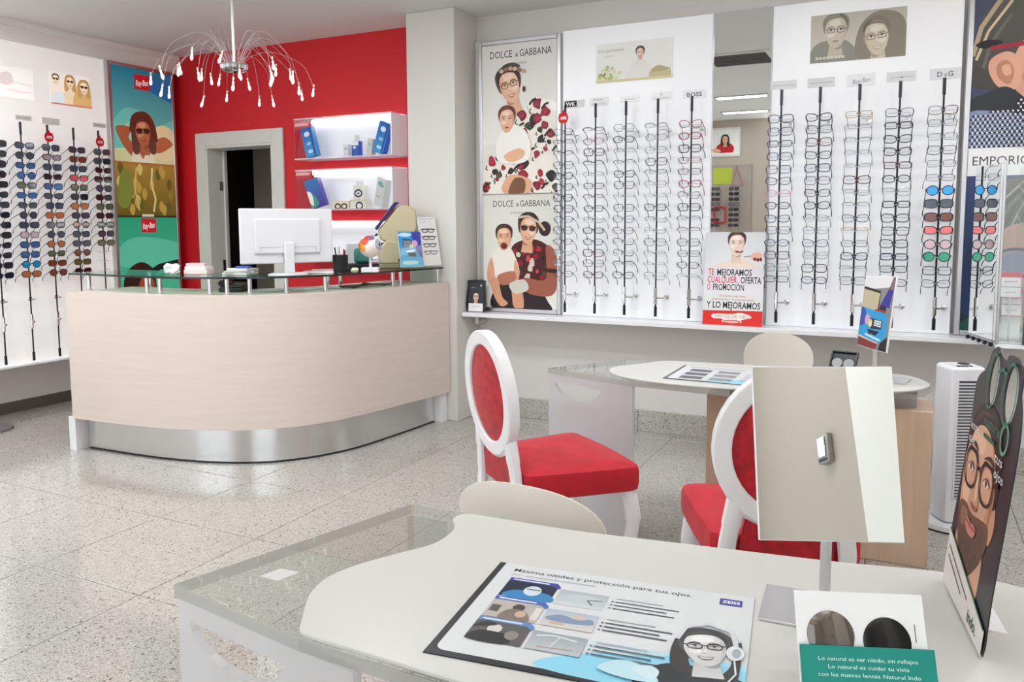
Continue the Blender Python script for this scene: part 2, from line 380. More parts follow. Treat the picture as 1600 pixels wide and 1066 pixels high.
# ------------------------------------------------------------------ room
YB, XL, XR, YF, ZC = 5.24, -6.07, 1.6, -1.8, 2.896
floor = struct('floor', XL, XR, YF, YB, -0.10, -0.012, GROUT)
px, py, x0, y0 = 0.622, 0.615, -2.61, 2.03
_tile = {}
i = math.floor((XL-x0)/px)
while x0+i*px < XR:
    a, b = max(XL, x0+i*px), min(XR, x0+(i+1)*px); j = math.floor((YF-y0)/py)
    while y0+j*py < YB:
        c, d = max(YF, y0+j*py), min(YB, y0+(j+1)*py); w, h = round(b-a, 4), round(d-c, 4)
        if w > 0.02 and h > 0.02:
            if (w, h) not in _tile:
                g, e = 0.0014, 0.0035; q = MB(); W2, H2 = w/2-g, h/2-g
                q.add([(-W2,-H2,-.012),(W2,-H2,-.012),(W2,H2,-.012),(-W2,H2,-.012),(-W2,-H2,-.0012),(W2,-H2,-.0012),(W2,H2,-.0012),(-W2,H2,-.0012),(-W2+e,-H2+e,0),(W2-e,-H2+e,0),(W2-e,H2-e,0),(-W2+e,H2-e,0)],
                      [(0,1,5,4),(1,2,6,5),(2,3,7,6),(3,0,4,7),(4,5,9,8),(5,6,10,9),(6,7,11,10),(7,4,8,11),(8,9,10,11)])
                _tile[(w, h)] = q.mesh('tile', TERR, smooth=False)
            link('tile', _tile[(w, h)], floor, loc=((a+b)/2, (c+d)/2, 0))
        j += 1
    i += 1
struct('ceiling', XL-.1, XR+.1, YF-.1, YB+.1, ZC, ZC+.1, CEILW)
# white side of the rear wall, red side with the doorway
struct('wall_back', -3.26, XR+.1, YB, YB+.2, 0, ZC, LOWW)
rw = MB()
DX0, DX1, DZ = -5.585, -4.815, 2.10
rw.box(XL-.2, DX0, YB, YB+.2, 0, ZC).box(DX1, -3.26, YB, YB+.2, 0, ZC).box(DX0, DX1, YB, YB+.2, DZ, ZC)
rw.build('wall_rear', RED, kind='structure', smooth=False)
struct('wall_left', XL-.2, XL, YF-.2, YB, 0, ZC, LOWW)
struct('wall_right', XR, XR+.2, YF-.2, YB+.2, 0, ZC, GREIGE)
fw = MB()
fw.box(XL, -5.9, YF-.2, YF, 0, ZC).box(-5.9, -3.5, YF-.2, YF, 2.75, ZC).box(-3.5, -1.85, YF-.2, YF, 0, ZC).box(-1.85, 1.3, YF-.2, YF, 2.75, ZC).box(1.3, XR, YF-.2, YF, 0, ZC)
fw.build('wall_front', GREIGE, kind='structure', smooth=False)
def shop_window(n, xa, xb, k):
    f = MB(); z0, z1, t = 0.0, 2.75, .05
    f.box(xa, xa+t, YF-.14, YF-.06, z0, z1).box(xb-t, xb, YF-.14, YF-.06, z0, z1).box(xa+t, xb-t, YF-.14, YF-.06, z0, z0+t).box(xa+t, xb-t, YF-.14, YF-.06, z1-t, z1)
    for q in range(1, k):
        x = xa+(xb-xa)*q/k; f.box(x-t/2, x+t/2, YF-.14, YF-.06, z0+t, z1-t)
    w = f.build('window_%d' % n, ALU, kind='structure', smooth=False)
    for q in range(k):
        a, b = xa+(xb-xa)*q/k+t/2, xa+(xb-xa)*(q+1)/k-t/2
        box('pane', a, b, YF-.104, YF-.096, z0+t, z1-t, clear('window_glass', (250,252,252), 0.04), w)
shop_window(1, -5.9, -3.5, 2); shop_window(2, -1.85, 1.3, 2)
# pillar between counter and wall display, with a slim conduit strip down its corner with the wall
struct('wall_pillar', -3.26, -2.868, 4.912, YB, 0, ZC, mat('pillar_paint', (220,216,212), 0.6), bevel=.004)
struct('trim_1', -2.866, -2.80, 5.205, YB, 0.79, 2.72, WHITE, bevel=.006)
# boxed-out top above the left display, rounded where it meets the ceiling
struct('wall_bulkhead', XL, -5.905, 3.1, YB-.002, 2.745, ZC, mat('bulkhead_paint', (246,245,242), 0.6), bevel=.003)
cv = MB(); cv.tube([(-5.905, -1.7, ZC), (-5.905, YB-.003, ZC)], .042, 16); cv.build('trim_2', mat('cove_white', (242,242,240), .5), kind='structure')
struct('baseboard_left', XL, XL+.015, YF, YB, 0, .085, DKBASE)
bb = struct('baseboard_back', -2.868, XR, YB-.018, YB, 0, .145, GROUT)
x = -2.866
while x < XR-.05:
    w = min(.62, XR-x); box('stone', x+.0015, x+w-.0015, YB-.022, YB-.001, .001, .146, TERR, bb, bevel=.001); x += .62
# dark passage seen through the doorway
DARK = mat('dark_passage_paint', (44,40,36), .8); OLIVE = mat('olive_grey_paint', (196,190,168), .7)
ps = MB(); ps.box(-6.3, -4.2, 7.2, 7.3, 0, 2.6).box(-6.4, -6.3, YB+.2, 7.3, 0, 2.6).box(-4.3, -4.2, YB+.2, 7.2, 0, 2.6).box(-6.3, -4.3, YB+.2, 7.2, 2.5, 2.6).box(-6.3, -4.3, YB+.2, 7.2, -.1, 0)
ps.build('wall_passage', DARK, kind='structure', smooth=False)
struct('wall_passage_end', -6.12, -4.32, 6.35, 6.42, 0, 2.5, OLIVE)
pl_ = bpy.data.lights.new('passage_fill', 'POINT'); pl_.energy = 0.5; pl_.shadow_soft_size = .1; plo = bpy.data.objects.new('passage_fill', pl_); COL.objects.link(plo); plo.location = (-4.6, 6.0, 2.2)  # added unseen lamp that brightens the olive wall in the passage
fr = MB(); cw = .115
fr.box(DX0-cw, DX0, YB-.022, YB, 0, DZ+cw).box(DX1, DX1+cw, YB-.022, YB, 0, DZ+cw).box(DX0, DX1, YB-.022, YB, DZ, DZ+cw)
fr.box(DX0-.0, DX0+.022, YB-.02, YB+.21, 0, DZ-.022).box(DX1-.022, DX1, YB-.02, YB+.21, 0, DZ-.022).box(DX0, DX1, YB-.02, YB+.21, DZ-.022, DZ)
dfr = fr.build('door_1', mat('door_frame_paint', (222,220,214), .45), kind='structure', bevel=.004, smooth=False)
sp = MB(); sp.box(DX0+.022, DX0+.024, YB+.12, YB+.15, 1.0, 1.10).build('strike_plate', DKMET, dfr)
MB().box(DX0+.022, DX0+.024, YB+.12, YB+.15, 0.86, 0.94).build('strike_plate', DKMET, dfr)
MB().box(DX0+.022, DX0+.026, YB+.11, YB+.15, 1.72, 1.80).build('hinge', STEEL, dfr)
MB().box(DX0+.022, DX0+.036, YB+.16, YB+.175, 0, DZ-.03).build('door_stop', WHITE, dfr)

# ceiling luminaires (the photo shows two of them in the wall mirror)
def ceiling_light(x, y, watts, lab):
    t = thing('ceiling_light', (x, y, ZC), 0, lab, 'light', 'recessed ceiling lights')
    f = MB(); a, b = .62, .16
    f.box(-a/2, a/2, -b/2, -b/2+.02, -.012, 0).box(-a/2, a/2, b/2-.02, b/2, -.012, 0).box(-a/2, -a/2+.02, -b/2+.02, b/2-.02, -.012, 0).box(a/2-.02, a/2, -b/2+.02, b/2-.02, -.012, 0)
    f.build('frame', ALU, t, smooth=False)
    box('diffuser', -a/2+.02, a/2-.02, -b/2+.02, b/2-.02, -.008, -.002, FLAMP, t)
    l = bpy.data.lights.new('lamp_light', 'AREA'); l.shape = 'RECTANGLE'; l.size = .56; l.size_y = .12; l.energy = watts; l.color = (.94, .97, 1.0)
    lo = bpy.data.objects.new('lamp_light', l); COL.objects.link(lo); lo.parent = t; lo.location = (0, 0, -.016)
for x, y, e_, w_ in CEIL_SPOTS: ceiling_light(x, y, e_, 'slim rectangular recessed ceiling light over the '+w_)
def added_uplight(x0, y0, x1, y1, tilt, lab, k=1.0):
    # made-up fill strip in a shallow trough, added to brighten the ceiling
    v = Vector((x1-x0, y1-y0, 0)); n = v.length; t = thing('added_uplight', ((x0+x1)/2, (y0+y1)/2, 2.60), math.atan2(v.y, v.x), lab, 'light')
    q = MB(); q.box(-n/2, n/2, -.05, .05, -.02, -.01).box(-n/2, n/2, -.05, -.04, -.01, .03).box(-n/2, n/2, .04, .05, -.01, .03); q.build('trough', WHITE, t, smooth=False)
    box('uplight_strip', -n/2+.02, n/2-.02, -.012, .012, -.0095, -.005, FLAMP, t)
    l = bpy.data.lights.new('uplight_lamp', 'AREA'); l.shape = 'RECTANGLE'; l.size = n-.05; l.size_y = .05; l.energy = UPLIGHT_W*n*k; l.color = (.93, .965, 1.0)
    lo = bpy.data.objects.new('uplight_lamp', l); COL.objects.link(lo); lo.parent = t; lo.location = (0, 0, .0); lo.rotation_euler = (PI+tilt, 0, 0)
added_uplight(-1.75, YF+.07, 1.35, YF+.07, -.35, 'long white added uplight trough on wall over right shop window', .35)
added_uplight(-5.95, YF+.07, -3.4, YF+.07, -.35, 'long white added uplight trough on wall over left shop window', .5)
added_uplight(XR-.07, -1.0, XR-.07, 5.0, -.35, 'long white added uplight trough along the greige right wall')
added_uplight(XL+.20, 2.9, XL+.20, -1.5, -.5, 'long white added uplight trough along the left wall')
t = thing('ceiling_vent', (-1.45, 2.63, ZC), 0, 'white square ceiling air vent reflected near the top of the wall mirror', 'vent')
q = MB(); q.box(-.30,.30,-.30,-.26,-.012,0).box(-.30,.30,.26,.30,-.012,0).box(-.30,-.26,-.26,.26,-.012,0).box(.26,.30,-.26,.26,-.012,0); q.build('frame', WHITE, t, smooth=False)
box('backing', -.26, .26, -.26, .26, -.003, -.001, mat('vent_shadow_grey', (136,130,126), .7), t)
for k in range(7): box('slat', -.26, .26, -.012, .012, -.0012, .0012, GREYPL, t, loc=(0, -.225+k*.075, -.010), rot=(R(-20), 0, 0))
# things on the wall behind the photographer, reflected in the wall mirror
t = thing('framed_picture', (-2.50, YF+.001, 2.58), PI, 'white framed photo of person in red, reflected in the wall mirror', 'picture')
box('frame', -.24, .24, -.02, 0, -.21, .21, WHITE, t, bevel=.003)
P = Print(.44, .36, '#eef0ee'); P.ell(45, 18, 30, 22, '#c11d2c'); face(P, 45, 48, 14, '#e3b291', '#2b1d18', hairstyle='long'); P.ell(74, 14, 16, 7, '#e3b291', 10); P.rect(0,0,100,6,'#f4f4f2')
P.build('printed_sheet', t, (0, -.0205, -.18))
t = thing('sunglasses_wall_panel', (-2.42, YF+.001, 0), PI, 'grey sunglasses wall panel with lime green sign, reflected in wall mirror', 'display panel')
box('backboard', -.33, .33, -.03, 0, 1.0, 2.25, mat('taupe_board', (168,156,148), .6), t)
box('sign', -.06, .22, -.034, -.03, 1.97, 2.21, mat('lime_print', (176,196,60), .5), t)
q = MB(); q.tube([(-.12,-.05,2.22),(-.22,-.05,1.95),(-.05,-.05,1.95)], .008, 6, True); q.build('pink_tag', mat('pink_print', (220,120,150), .5), t)
q = MB(); q.box(.02,.2,-.05,-.04,1.62,1.645).box(.02,.2,-.05,-.04,1.40,1.425).box(.02,.04,-.05,-.04,1.425,1.62).box(.18,.2,-.05,-.04,1.425,1.62); q.build('red_frame', mat('red_print', (214,24,40), .5), t)
MIRROR_PANEL = t
# box on the greige wall and white upright, both seen in the table mirror
t = thing('wall_intercom', (XR-.001, -.955, 1.80), -PI/2, 'small silver wall box on greige wall, seen in the table mirror', 'wall box')
box('housing', -.045, .045, -.035, 0, -.075, .075, mat('satin_silver', (170,166,160), .35, .6), t, bevel=.006)
box('cover', -.03, .03, -.042, -.036, -.045, .055, CHROME, t, bevel=.002); box('slot', -.035, .035, -.038, -.03, -.068, -.052, BLACK, t)
struct('trim_3', XR-.06, XR-.001, -.665, -.12, 0, ZC-.002, mat('white_upright', (238,237,230), .5), bevel=.004)
# ------------------------------------------------------------------ rear wall display: panels, mirror, ledge, posters
YP = 5.12
def panel(name, x0, x1, z0, z1, lab, m):
    t = thing(name, (0, 0, 0), 0, lab, 'display panel')
    box('board', x0, x1, YP, YB-.002, z0, z1, m, t, bevel=.003); return t
ZL = .785
panel('eyewear_display', -2.145, -1.140, ZL, 2.70, 'white display board with five eyewear rods left of the wall mirror', PANELW)
panel('eyewear_display', -.785, .215, ZL, 2.70, 'white display panel with five eyewear rods right of the wall mirror', PANELW)
t = thing('wall_mirror', (0, 0, 0), 0, 'tall narrow mirror set between the two white eyewear panels', 'mirror')
box('glass', -1.136, -.789, YP+.002, YP+.008, ZL, 2.70, MIRROR, t); box('backing', -1.136, -.789, YP+.009, YB-.002, ZL, 2.70, PANELW, t)
q = MB(); q.box(-1.139, -1.136, YP-.004, YP+.01, ZL, 2.70).box(-.789, -.786, YP-.004, YP+.01, ZL, 2.70); q.build('edge_trim', ALU, t, smooth=False)
t = thing('wall_ledge', (0, 0, 0), 0, 'long white ledge running under the eyewear wall displays', 'ledge')
box('shelf_board', -2.862, 1.2, 4.97, YB-.001, .755, .784, LACQ, t, bevel=.003)
q = MB(); q.tube([(-2.82, 5.12, .755), (-2.82, 5.12, .70), (-2.82, 5.235, .70)], .016, 10); q.build('bracket', WHITE, t)
def lightbox(name, w, h, d, loc, rz, lab, sheet_emis=0.12, frame=.028):
    t = thing(name, loc, rz, lab, 'poster frame')
    box('housing', -w/2, w/2, .006, d, 0, h, WHITE, t)
    a = .028
    for nm, (x0, x1, z0, z1) in {'frame_left': (-w/2, -w/2+a, 0, h), 'frame_right': (w/2-a, w/2, 0, h), 'frame_bottom': (-w/2+a, w/2-a, 0, a), 'frame_top': (-w/2+a, w/2-a, h-a, h)}.items():
        box('frame_rail', x0, x1, -.012, .0055, z0, z1, ALU, t, bevel=.004)
    return t
ROSES = [(30,10),(52,22),(75,12),(88,34),(66,44),(84,58),(60,64),(20,20),(44,6)]
# upper poster beside the pillar
PW = .575; 
t = lightbox('poster_frame', PW+.056, 1.90, .11, (-2.468, YP-.005, ZL+.001), 0, 'aluminium poster frame with two family eyewear posters beside the pillar')
P = Print(PW, 1.03, '#e4e2dd'); P.rect(0, 60, 100, P.h, '#dcd9d6', '#eceae5')
P.text('DOLCE', 11, 163, 8.6, '#1c1b1d', w=30); P.text('&', 45, 163, 5, '#1c1b1d'); P.text('GABBANA', 51, 163, 8.6, '#1c1b1d', w=42); P.text('EYEWEAR', 50, 154, 3, '#8a8884', w=22, align='C')
P.blob([(2,0),(4,36),(18,42),(30,60),(46,84),(60,104),(70,112),(96,108),(102,80),(102,0)], '#efe9e0', 6)
rp = random.Random(5); DRESS = [tuple(p[:2]) for p in smoothpath([(x,y,0) for x,y in [(2,0),(4,36),(18,42),(30,60),(46,84),(60,104),(70,112),(96,108),(102,80),(102,0)]], 4, True)]
def in_poly(x, y, pol):
    c = False; j = len(pol)-1
    for i in range(len(pol)):
        if (pol[i][1] > y) != (pol[j][1] > y) and x < (pol[j][0]-pol[i][0])*(y-pol[i][1])/(pol[j][1]-pol[i][1])+pol[i][0]: c = not c
        j = i
    return c
P.line([(60,104),(66,92),(72,78)], 1.2, '#cfc6bb'); P.blob([(70,112),(84,110),(98,106),(98,96),(84,100)], '#f7f3ec')
n_ = 0
while n_ < 46:
    a, b = rp.uniform(4, 100), rp.uniform(2, 108)
    if not in_poly(a, b, DRESS): continue
    n_ += 1; z = rp.uniform(3, 7.5); q0 = rp.uniform(0, 6.28); base = rp.choice(['#7d1026','#941530','#23201f','#2b2626','#8a1630','#31402c','#a81c34'])
    P.blob([(a+z*rp.uniform(.6,1.15)*math.cos(q0+k*.9), b+z*rp.uniform(.6,1.15)*math.sin(q0+k*.9)) for k in range(7)], base, 3)
    if base not in ('#23201f','#2b2626'):
        P.blob([(a+z*.5*math.cos(q0+k*1.25), b+z*.5*math.sin(q0+k*1.25)) for k in range(5)], lerp(base, '#e07088', .35), 3); P.line([(a-z*.3,b),(a,b+z*.3),(a+z*.3,b)], .6, '#3c0a16')
    P.line([(a-z,b-z*.7),(a-z*1.3,b-z*1.3),(a-z*.8,b-z*1.6)], 1.3, '#26221f')
for a, b in ((68,108),(84,102),(52,80),(98,52),(66,50),(46,30),(6,10),(84,8),(88,70)): P.line([(a-4,b-3),(a,b+2),(a+5,b+4)], 2.4, '#22201e')
face(P, 38, 128, 20, '#ecc3a6', '#3b2a26', rot=14, flip=-1, shade='#d59d7c', hairstyle='up', glasses='#3a2a26')
P.ell(57, 124, 2, 3.4, '#4a2a26'); P.blob([(24,146),(30,154),(42,156),(52,152),(46,148),(34,148)], '#4a3a36'); [P.ell(27+k*6, 147+2.5*math.sin(k*.8), 3, 2.4, ('#d8b4a8','#8c6a60','#c9a08e')[k % 3]) for k in range(6)]; P.blob([(22,40),(20,62),(30,78),(48,82),(62,70),(66,46),(52,36)], '#f3f1ec'); P.blob([(30,46),(48,54),(58,50),(54,42),(38,38)], '#e7b592')
face(P, 34, 88, 15, '#ecc0a2', '#6b3424', hairstyle='short', neck=False, smile=False)
P.blob([(28,2),(34,20),(50,22),(66,14),(62,0)], '#e2ab88'); P.blob([(36,0),(44,18),(58,16),(56,0)], '#7b5136')
P.build('poster', t, (0, -.006, 1.90-.03-1.03))
P = Print(PW, .80, '#e2e4dc'); P.rect(0, 0, 100, P.h, '#d9dad2', '#e9e9e1')
P.text('DOLCE', 14, 125, 7.8, '#1c1b1d', w=28); P.text('&', 45.5, 125, 5, '#1c1b1d'); P.text('GABBANA', 51, 125, 7.8, '#1c1b1d', w=40); P.text('EYEWEAR', 50, 116, 3, '#8a8884', w=22, align='C')
P.blob([(14,-2),(18,26),(40,34),(72,28),(88,10),(88,-2)], '#2a2025')
P.blob([(40,36),(38,72),(54,84),(76,84),(92,72),(96,46),(86,26),(60,22)], '#4c151c')
BLOUSE = [(42,38),(41,70),(54,82),(76,82),(88,70),(90,46),(84,28),(62,24)]; n_ = 0
while n_ < 34:
    a, b = rp.uniform(42, 90), rp.uniform(26, 80)
    if not in_poly(a, b, BLOUSE): continue
    n_ += 1; z = rp.uniform(2.2, 5); q0 = rp.uniform(0, 6.28); base = rp.choice(['#8e1522','#b3202c','#6e121c','#27381f','#d8c6bc','#1d1418','#3a4a28','#c44a4a'])
    P.blob([(a+z*rp.uniform(.6,1.1)*math.cos(q0+k*.9), b+z*rp.uniform(.6,1.1)*math.sin(q0+k*.9)) for k in range(7)], base, 3)
P.blob([(86,78),(98,70),(101,40),(94,18),(66,18),(52,28),(56,38),(84,36),(86,56)], '#a15c48'); P.blob([(85,46),(101,45),(101,49),(85,50)], '#3a1416')
T = face(P, 62, 96, 17, '#e9bd9c', '#33211d', rot=-4, flip=-1, hairstyle='up', sun='#2b1a17'); P.ell(84, 98, 8, 9, '#33211d'); P.line([(48,112),(62,113),(76,106),(84,96)], 3, '#cdb7a0')
P.blob([(12,60),(20,74),(36,76),(46,60),(50,42),(40,34),(18,38)], '#ece7df'); P.blob([(6,50),(12,62),(16,40),(14,28),(6,34)], '#dca283'); P.blob([(44,60),(50,44),(46,28),(38,24),(42,42)], '#dca283')
P.blob([(20,40),(42,46),(44,34),(26,28)], '#b5735a'); P.blob([(10,34),(20,36),(26,14),(34,6),(24,2),(14,16)], '#d99d7c'); P.blob([(40,26),(52,26),(56,4),(50,-2),(42,2),(40,14)], '#d99d7c')
P.blob([(36,30),(56,36),(62,24),(44,18)], '#d4d1c6')
face(P, 29, 86, 15, '#e6b495', '#42261e', hairstyle='short', neck=False); P.ell(29, 77, 4.5, 4, '#6b1f22')
P.build('poster', t, (0, -.006, .03))
# lightbox at the right, partly behind the glass showcase
t = lightbox('poster_frame', .63, 1.86, .11, (.551, YP-.005, ZL+.001), 0, 'aluminium poster frame behind glass showcase, person in red glasses and houndstooth')
P = Print(.574, .80, '#3b4264'); P.rect(0,0,100,P.h,'#4b4f66','#39406a')
P.blob([(-2,62),(2,104),(14,132),(44,146),(104,146),(104,118),(56,112),(44,92),(34,66),(18,54)], '#5b5752', c2='#45423f'); P.line([(0,86),(6,112),(22,138)], 4, '#b7a486'); P.line([(3,82),(12,108),(30,134)], 2.4, '#d2bf9c'); P.line([(9,74),(14,96),(30,122)], 3, '#6e665c')
P.blob([(34,58),(34,84),(46,104),(62,116),(104,118),(104,20),(62,22),(46,38)], '#e2ad96', c2='#cf9480'); P.blob([(40,66),(62,62),(90,52),(80,38),(56,40)], '#d7806c'); P.blob([(46,40),(70,28),(104,24),(104,16),(62,18)], '#b8806c')
P.blob([(15,82),(14,70),(22,56),(34,52),(40,62),(38,80),(28,88)], '#dfa78e'); P.blob([(20,76),(22,64),(31,58),(34,70),(28,80)], '#c08268'); P.blob([(24,74),(27,66),(32,68),(30,76)], '#e0ab92')
P.blob([(2,96),(12,100),(24,97),(10,92)], '#1f1d22'); P.line([(14,92),(40,94),(62,93)], 4, '#a4233f'); P.ring(82, 88, 22, 15, 4.2, '#a4233f', p=2.6)
P.blob([(-2,44),(10,50),(28,56),(44,44),(52,30),(30,24),(-2,30)], '#2e3138'); P.blob([(-2,-2),(-2,32),(20,34),(44,30),(58,34),(104,26),(104,-2)], '#8593b8'); P.blob([(52,-2),(50,30),(70,40),(104,34),(104,-2)], '#6f86bb')
for a in range(0, 24):
    for b in range(0, 14):
        x, y = a*4+(b % 2)*2, b*3.2
        if y < 33 - abs(x-24)*.12 or (34 < x < 50 and y < 46):
            P.poly([(x,y),(x+2.1,y+.5),(x+1.8,y+2.2),(x-.3,y+1.7)], '#20222e' if x < 44 else '#3a4a70'); P.poly([(x+2.1,y+.5),(x+3.7,y+.3),(x+3.5,y+1.9),(x+1.8,y+2.2)], '#f2f0f3')
P.build('poster', t, (0, -.006, 1.86-.03-.80))
P = Print(.574, 1.0, '#f4f4f5'); P.text('EMPORIO ARMANI', 4, 158, 8.6, '#4b4a55', w=92); hh = P.h
P.rect(0,0,100,148,'#3d4a78','#2c3348'); P.blob([(-2,20),(2,70),(10,104),(24,120),(40,90),(30,20)], '#2b3d62'); P.blob([(10,90),(20,130),(44,147),(104,148),(104,90),(70,84)], '#6d665e')
for k in range(18): P.line([(16+k*5,92+k*.6),(26+k*5,120),(50+k*4,146)], 1.5, ('#b9b2a4','#3c3834','#8d867a','#55504a')[k % 4])
P.blob([(24,40),(22,80),(36,100),(66,106),(104,104),(104,-2),(56,0),(34,16)], '#d6a890', c2='#b98a74'); P.ring(46,66,19,13,3,'#2b3a6a',p=2.6); P.ring(88,66,19,13,3,'#2b3a6a',p=2.6); P.ell(46,66,17,11,'#8a8ea8'); P.blob([(62,70),(72,70),(78,42),(60,40)], '#b3806a'); P.blob([(54,26),(70,32),(90,26),(72,18)], '#8a4a44'); P.blob([(4,-2),(12,14),(40,6),(70,8),(98,20),(104,-2)], '#1f5a4a')
P.build('poster', t, (0, -.006, .03))

# prints and brand plates on the white panels
def wallprint(P, x, z, name, lab, cat='print', group=None):
    t = thing(name, (x, YP-.0045, z), 0, lab, cat, group); box('sheet', -P.W/2, P.W/2, .0005, .004, 0, P.H, PAPER, t)
    P.build('printed_face', t); return t
P = Print(.515, .25, '#eff0ee'); P.rect(0,0,100,P.h,'#f0f1ef','#e9eae4')
P.text('DOLCE&GABBANA', 3, 38, 3.2, '#9a9a98', w=34); P.text('EYEWEAR', 12, 32, 1.6, '#aaa9a6', w=13)
for k in range(26): a = random.uniform(2, 34); b = random.uniform(3, 19); P.ell(a, b, 3.2, 2.4, random.choice(['#b5bf7e','#d4dcae','#93a35c','#e4d9c8','#f2efe2']), random.uniform(0, 90), 9)
face(P, 58, 33, 7, '#e6cbb6', '#5a463c', hairstyle='up', shade='#d6b49c'); P.blob([(40,0),(44,16),(54,24),(64,24),(74,14),(80,0)], '#e7e6e0'); P.rect(70,3,98,9,'#c9bd98'); P.blob([(72,9),(80,16),(90,14),(97,10)], '#b7ae82'); P.rect(0,0,100,3,'#d9cf9e')
wallprint(P, -1.647, 2.335, 'wall_print', 'pale print of person in white beside flowers, above rods left of mirror')
P = Print(.505, .272, '#c9c6b8'); P.rect(0,0,100,P.h,'#bdbaae','#d2cfc2')
P.blob([(0,0),(2,16),(14,24),(40,22),(50,0)], '#8f8f86'); P.blob([(52,0),(50,30),(62,48),(80,52),(98,40),(100,0)], '#8d8678')
face(P, 27, 33, 18, '#d3cab7', '#8c8677', hairstyle='short', shade='#b7ad9a', glasses='#77706a', smile=False, lips='#b09a8c'); face(P, 70, 22, 19, '#d9cfbc', '#857c6c', rot=6, flip=-1, shade='#beb29d', glasses='#8a8272', lips='#bb9f90', hairstyle='up')
[P.rect(6+k*4, 3.5, 9+k*4, 6.5, '#d8d6ca') for k in range(8)]
wallprint(P, -.318, 2.345, 'wall_print', 'grey-beige print of two people in glasses, above rods right of mirror')
def plate(x, z, w, h, lab, paper, fn, group=None, wallY=YP, loc=None, rz=0):
    t = thing('brand_plate', loc or (x, wallY-.004, z), rz, lab, 'sign', group); box('plate', -w/2, w/2, .0005, .0035, 0, h, PAPER, t)
    P = Print(w, h, paper); fn(P); P.build('printed_face', t); return t
RODS1 = [-2.092, -1.877, -1.67, -1.46, -1.245]; RODS2 = [-.714, -.50, -.29, -.083, .132]
def wk(P): P.rect(4, 4, 62, 30, '#17171a'); P.text('WK', 33, 8, 18, '#f2f2f2', w=46, align='C', bold=.02)
plate(-2.06, 2.19, .15, .05, 'plate with white-on-black two-letter mark above the leftmost rod beside family posters', '#dcdcdb', wk)
plate(-1.885, 2.19, .13, .055, 'faint grey lettered brand plate, second of the plates left of the mirror', '#eeeff1', lambda P: (P.text('MARC', 50, 26, 10, '#8f8f92', w=62, align='C'), P.text('JACOBS', 50, 6, 10, '#8f8f92', w=76, align='C')))
plate(-1.672, 2.20, .13, .04, 'faint brand plate with small pale lettering, middle plate left of the mirror', '#f3f4f5', lambda P: P.line([(20,14),(50,15),(80,14)], 5, '#d2d2d6'))
plate(-1.462, 2.20, .14, .05, 'faint brand plate with tiny crest, fourth plate left of the mirror', '#f2f3f5', lambda P: (P.ell(50, 24, 7, 7, '#d6d6da'), P.line([(14,8),(86,8)], 4, '#d0d0d4')))
plate(-1.250, 2.195, .15, .05, 'white plate with bold dark lettering, nearest to the mirror on its left', '#eef0f3', lambda P: P.text('BOSS', 50, 7, 18, '#35353b', w=62, align='C', bold=.012))
plate(-.716, 2.21, .15, .05, 'grey brand plate with a thin line, first right of the mirror', '#dedfe2', lambda P: P.line([(8,14),(30,15),(92,13)], 2, '#a2a3a8'))
plate(-.506, 2.205, .15, .055, 'grey brand plate with a thin line, second right of the mirror', '#dcdde1', lambda P: P.line([(8,16),(40,18),(92,17)], 2, '#9a9ba2'))
plate(-.292, 2.195, .15, .07, 'white brand plate with slanted handwritten lettering, third right of the mirror', '#eff0f4', lambda P: P.text('Ray-Ban', 52, 12, 18, '#77777e', w=62, align='C', shear=.25, rot=7))
plate(-.083, 2.205, .15, .055, 'grey brand plate with dotted thin line, fourth right of the mirror', '#dfe0e5', lambda P: (P.line([(10,14),(90,17)], 1.8, '#a0a1a8'), P.ell(52, 15.6, 3, 3, '#77787f')))
plate(.137, 2.20, .155, .06, 'grey plate with two large letters and ampersand, fifth right of the mirror', '#e2e3e8', lambda P: (P.text('D', 24, 10, 18, '#55565e', bold=.01), P.text('&', 46, 10, 11, '#55565e'), P.text('G', 58, 10, 18, '#55565e', bold=.01)))
def discount_tag(loc, rz, lab, txt):
    t = thing('discount_tag', loc, rz, lab, 'tag', 'red round discount tags')
    q = MB(); q.lathe([(.001,-.0015),(.036,-.0015),(.036,.0015),(.001,.0015)], 24, Matrix.Rotation(PI/2, 4, 'X')); q.box(-.007,.007,-.0015,.0015,.03,.052)
    q.build('tag_body', mat('tag_red', (205,20,34), .45), t)
    P = Print(.06, .06, '#cd1422'); P.text(txt, 50, 34, 30, '#ffffff', w=80, align='C', bold=.03)
    P.build('printed_face', t, (0, -.0018, -.03))
discount_tag((-2.096, 5.012, 2.112), 0, 'red round minus fifty tag hanging on the leftmost rod beside the family posters', '-50%')

# ------------------------------------------------------------------ rods and eyewear
Z1, Z0 = 2.022, 1.078
def rod_parts():
    me = {}
    q = MB(); q.tube([(0,0,0),(0,0,1.30)], .0052, 8); me['pole'] = q.mesh('pole', DKMET)
    q = MB(); q.tube([(0,0,1.27),(0,0,1.36)], .0085, 8); me['top_cap'] = q.mesh('top_cap', DKMET)
    q = MB(); q.tube([(0,0,.06),(0,0,.165)], .0115, 10); q.tube([(0,-.0115,.11),(0,-.03,.11)], .007, 8); me['lock'] = q.mesh('lock', CHROME)
    q = MB(); q.tube([(0,0,-.02),(0,0,.045)], .0095, 8); me['foot'] = q.mesh('foot', BLACK)
    q = MB(); q.tube([(0,0,.10),(.045,.02,.10),(.05,.077,.10),(.05,.0775,.10),(.05,.0816,.10)], [.006,.006,.006,.017,.017], 10); me['standoff'] = q.mesh('standoff', STEEL)
    q = MB(); q.tube([(-.060,.004,0),(.060,.004,0)], .0014, 5); q.box(-.004,.004,-.030,.004,-.004,.001); me['peg'] = q.mesh('peg', mat('clear_grey_peg', (176,178,184), .2))
    return me
RODM = rod_parts()
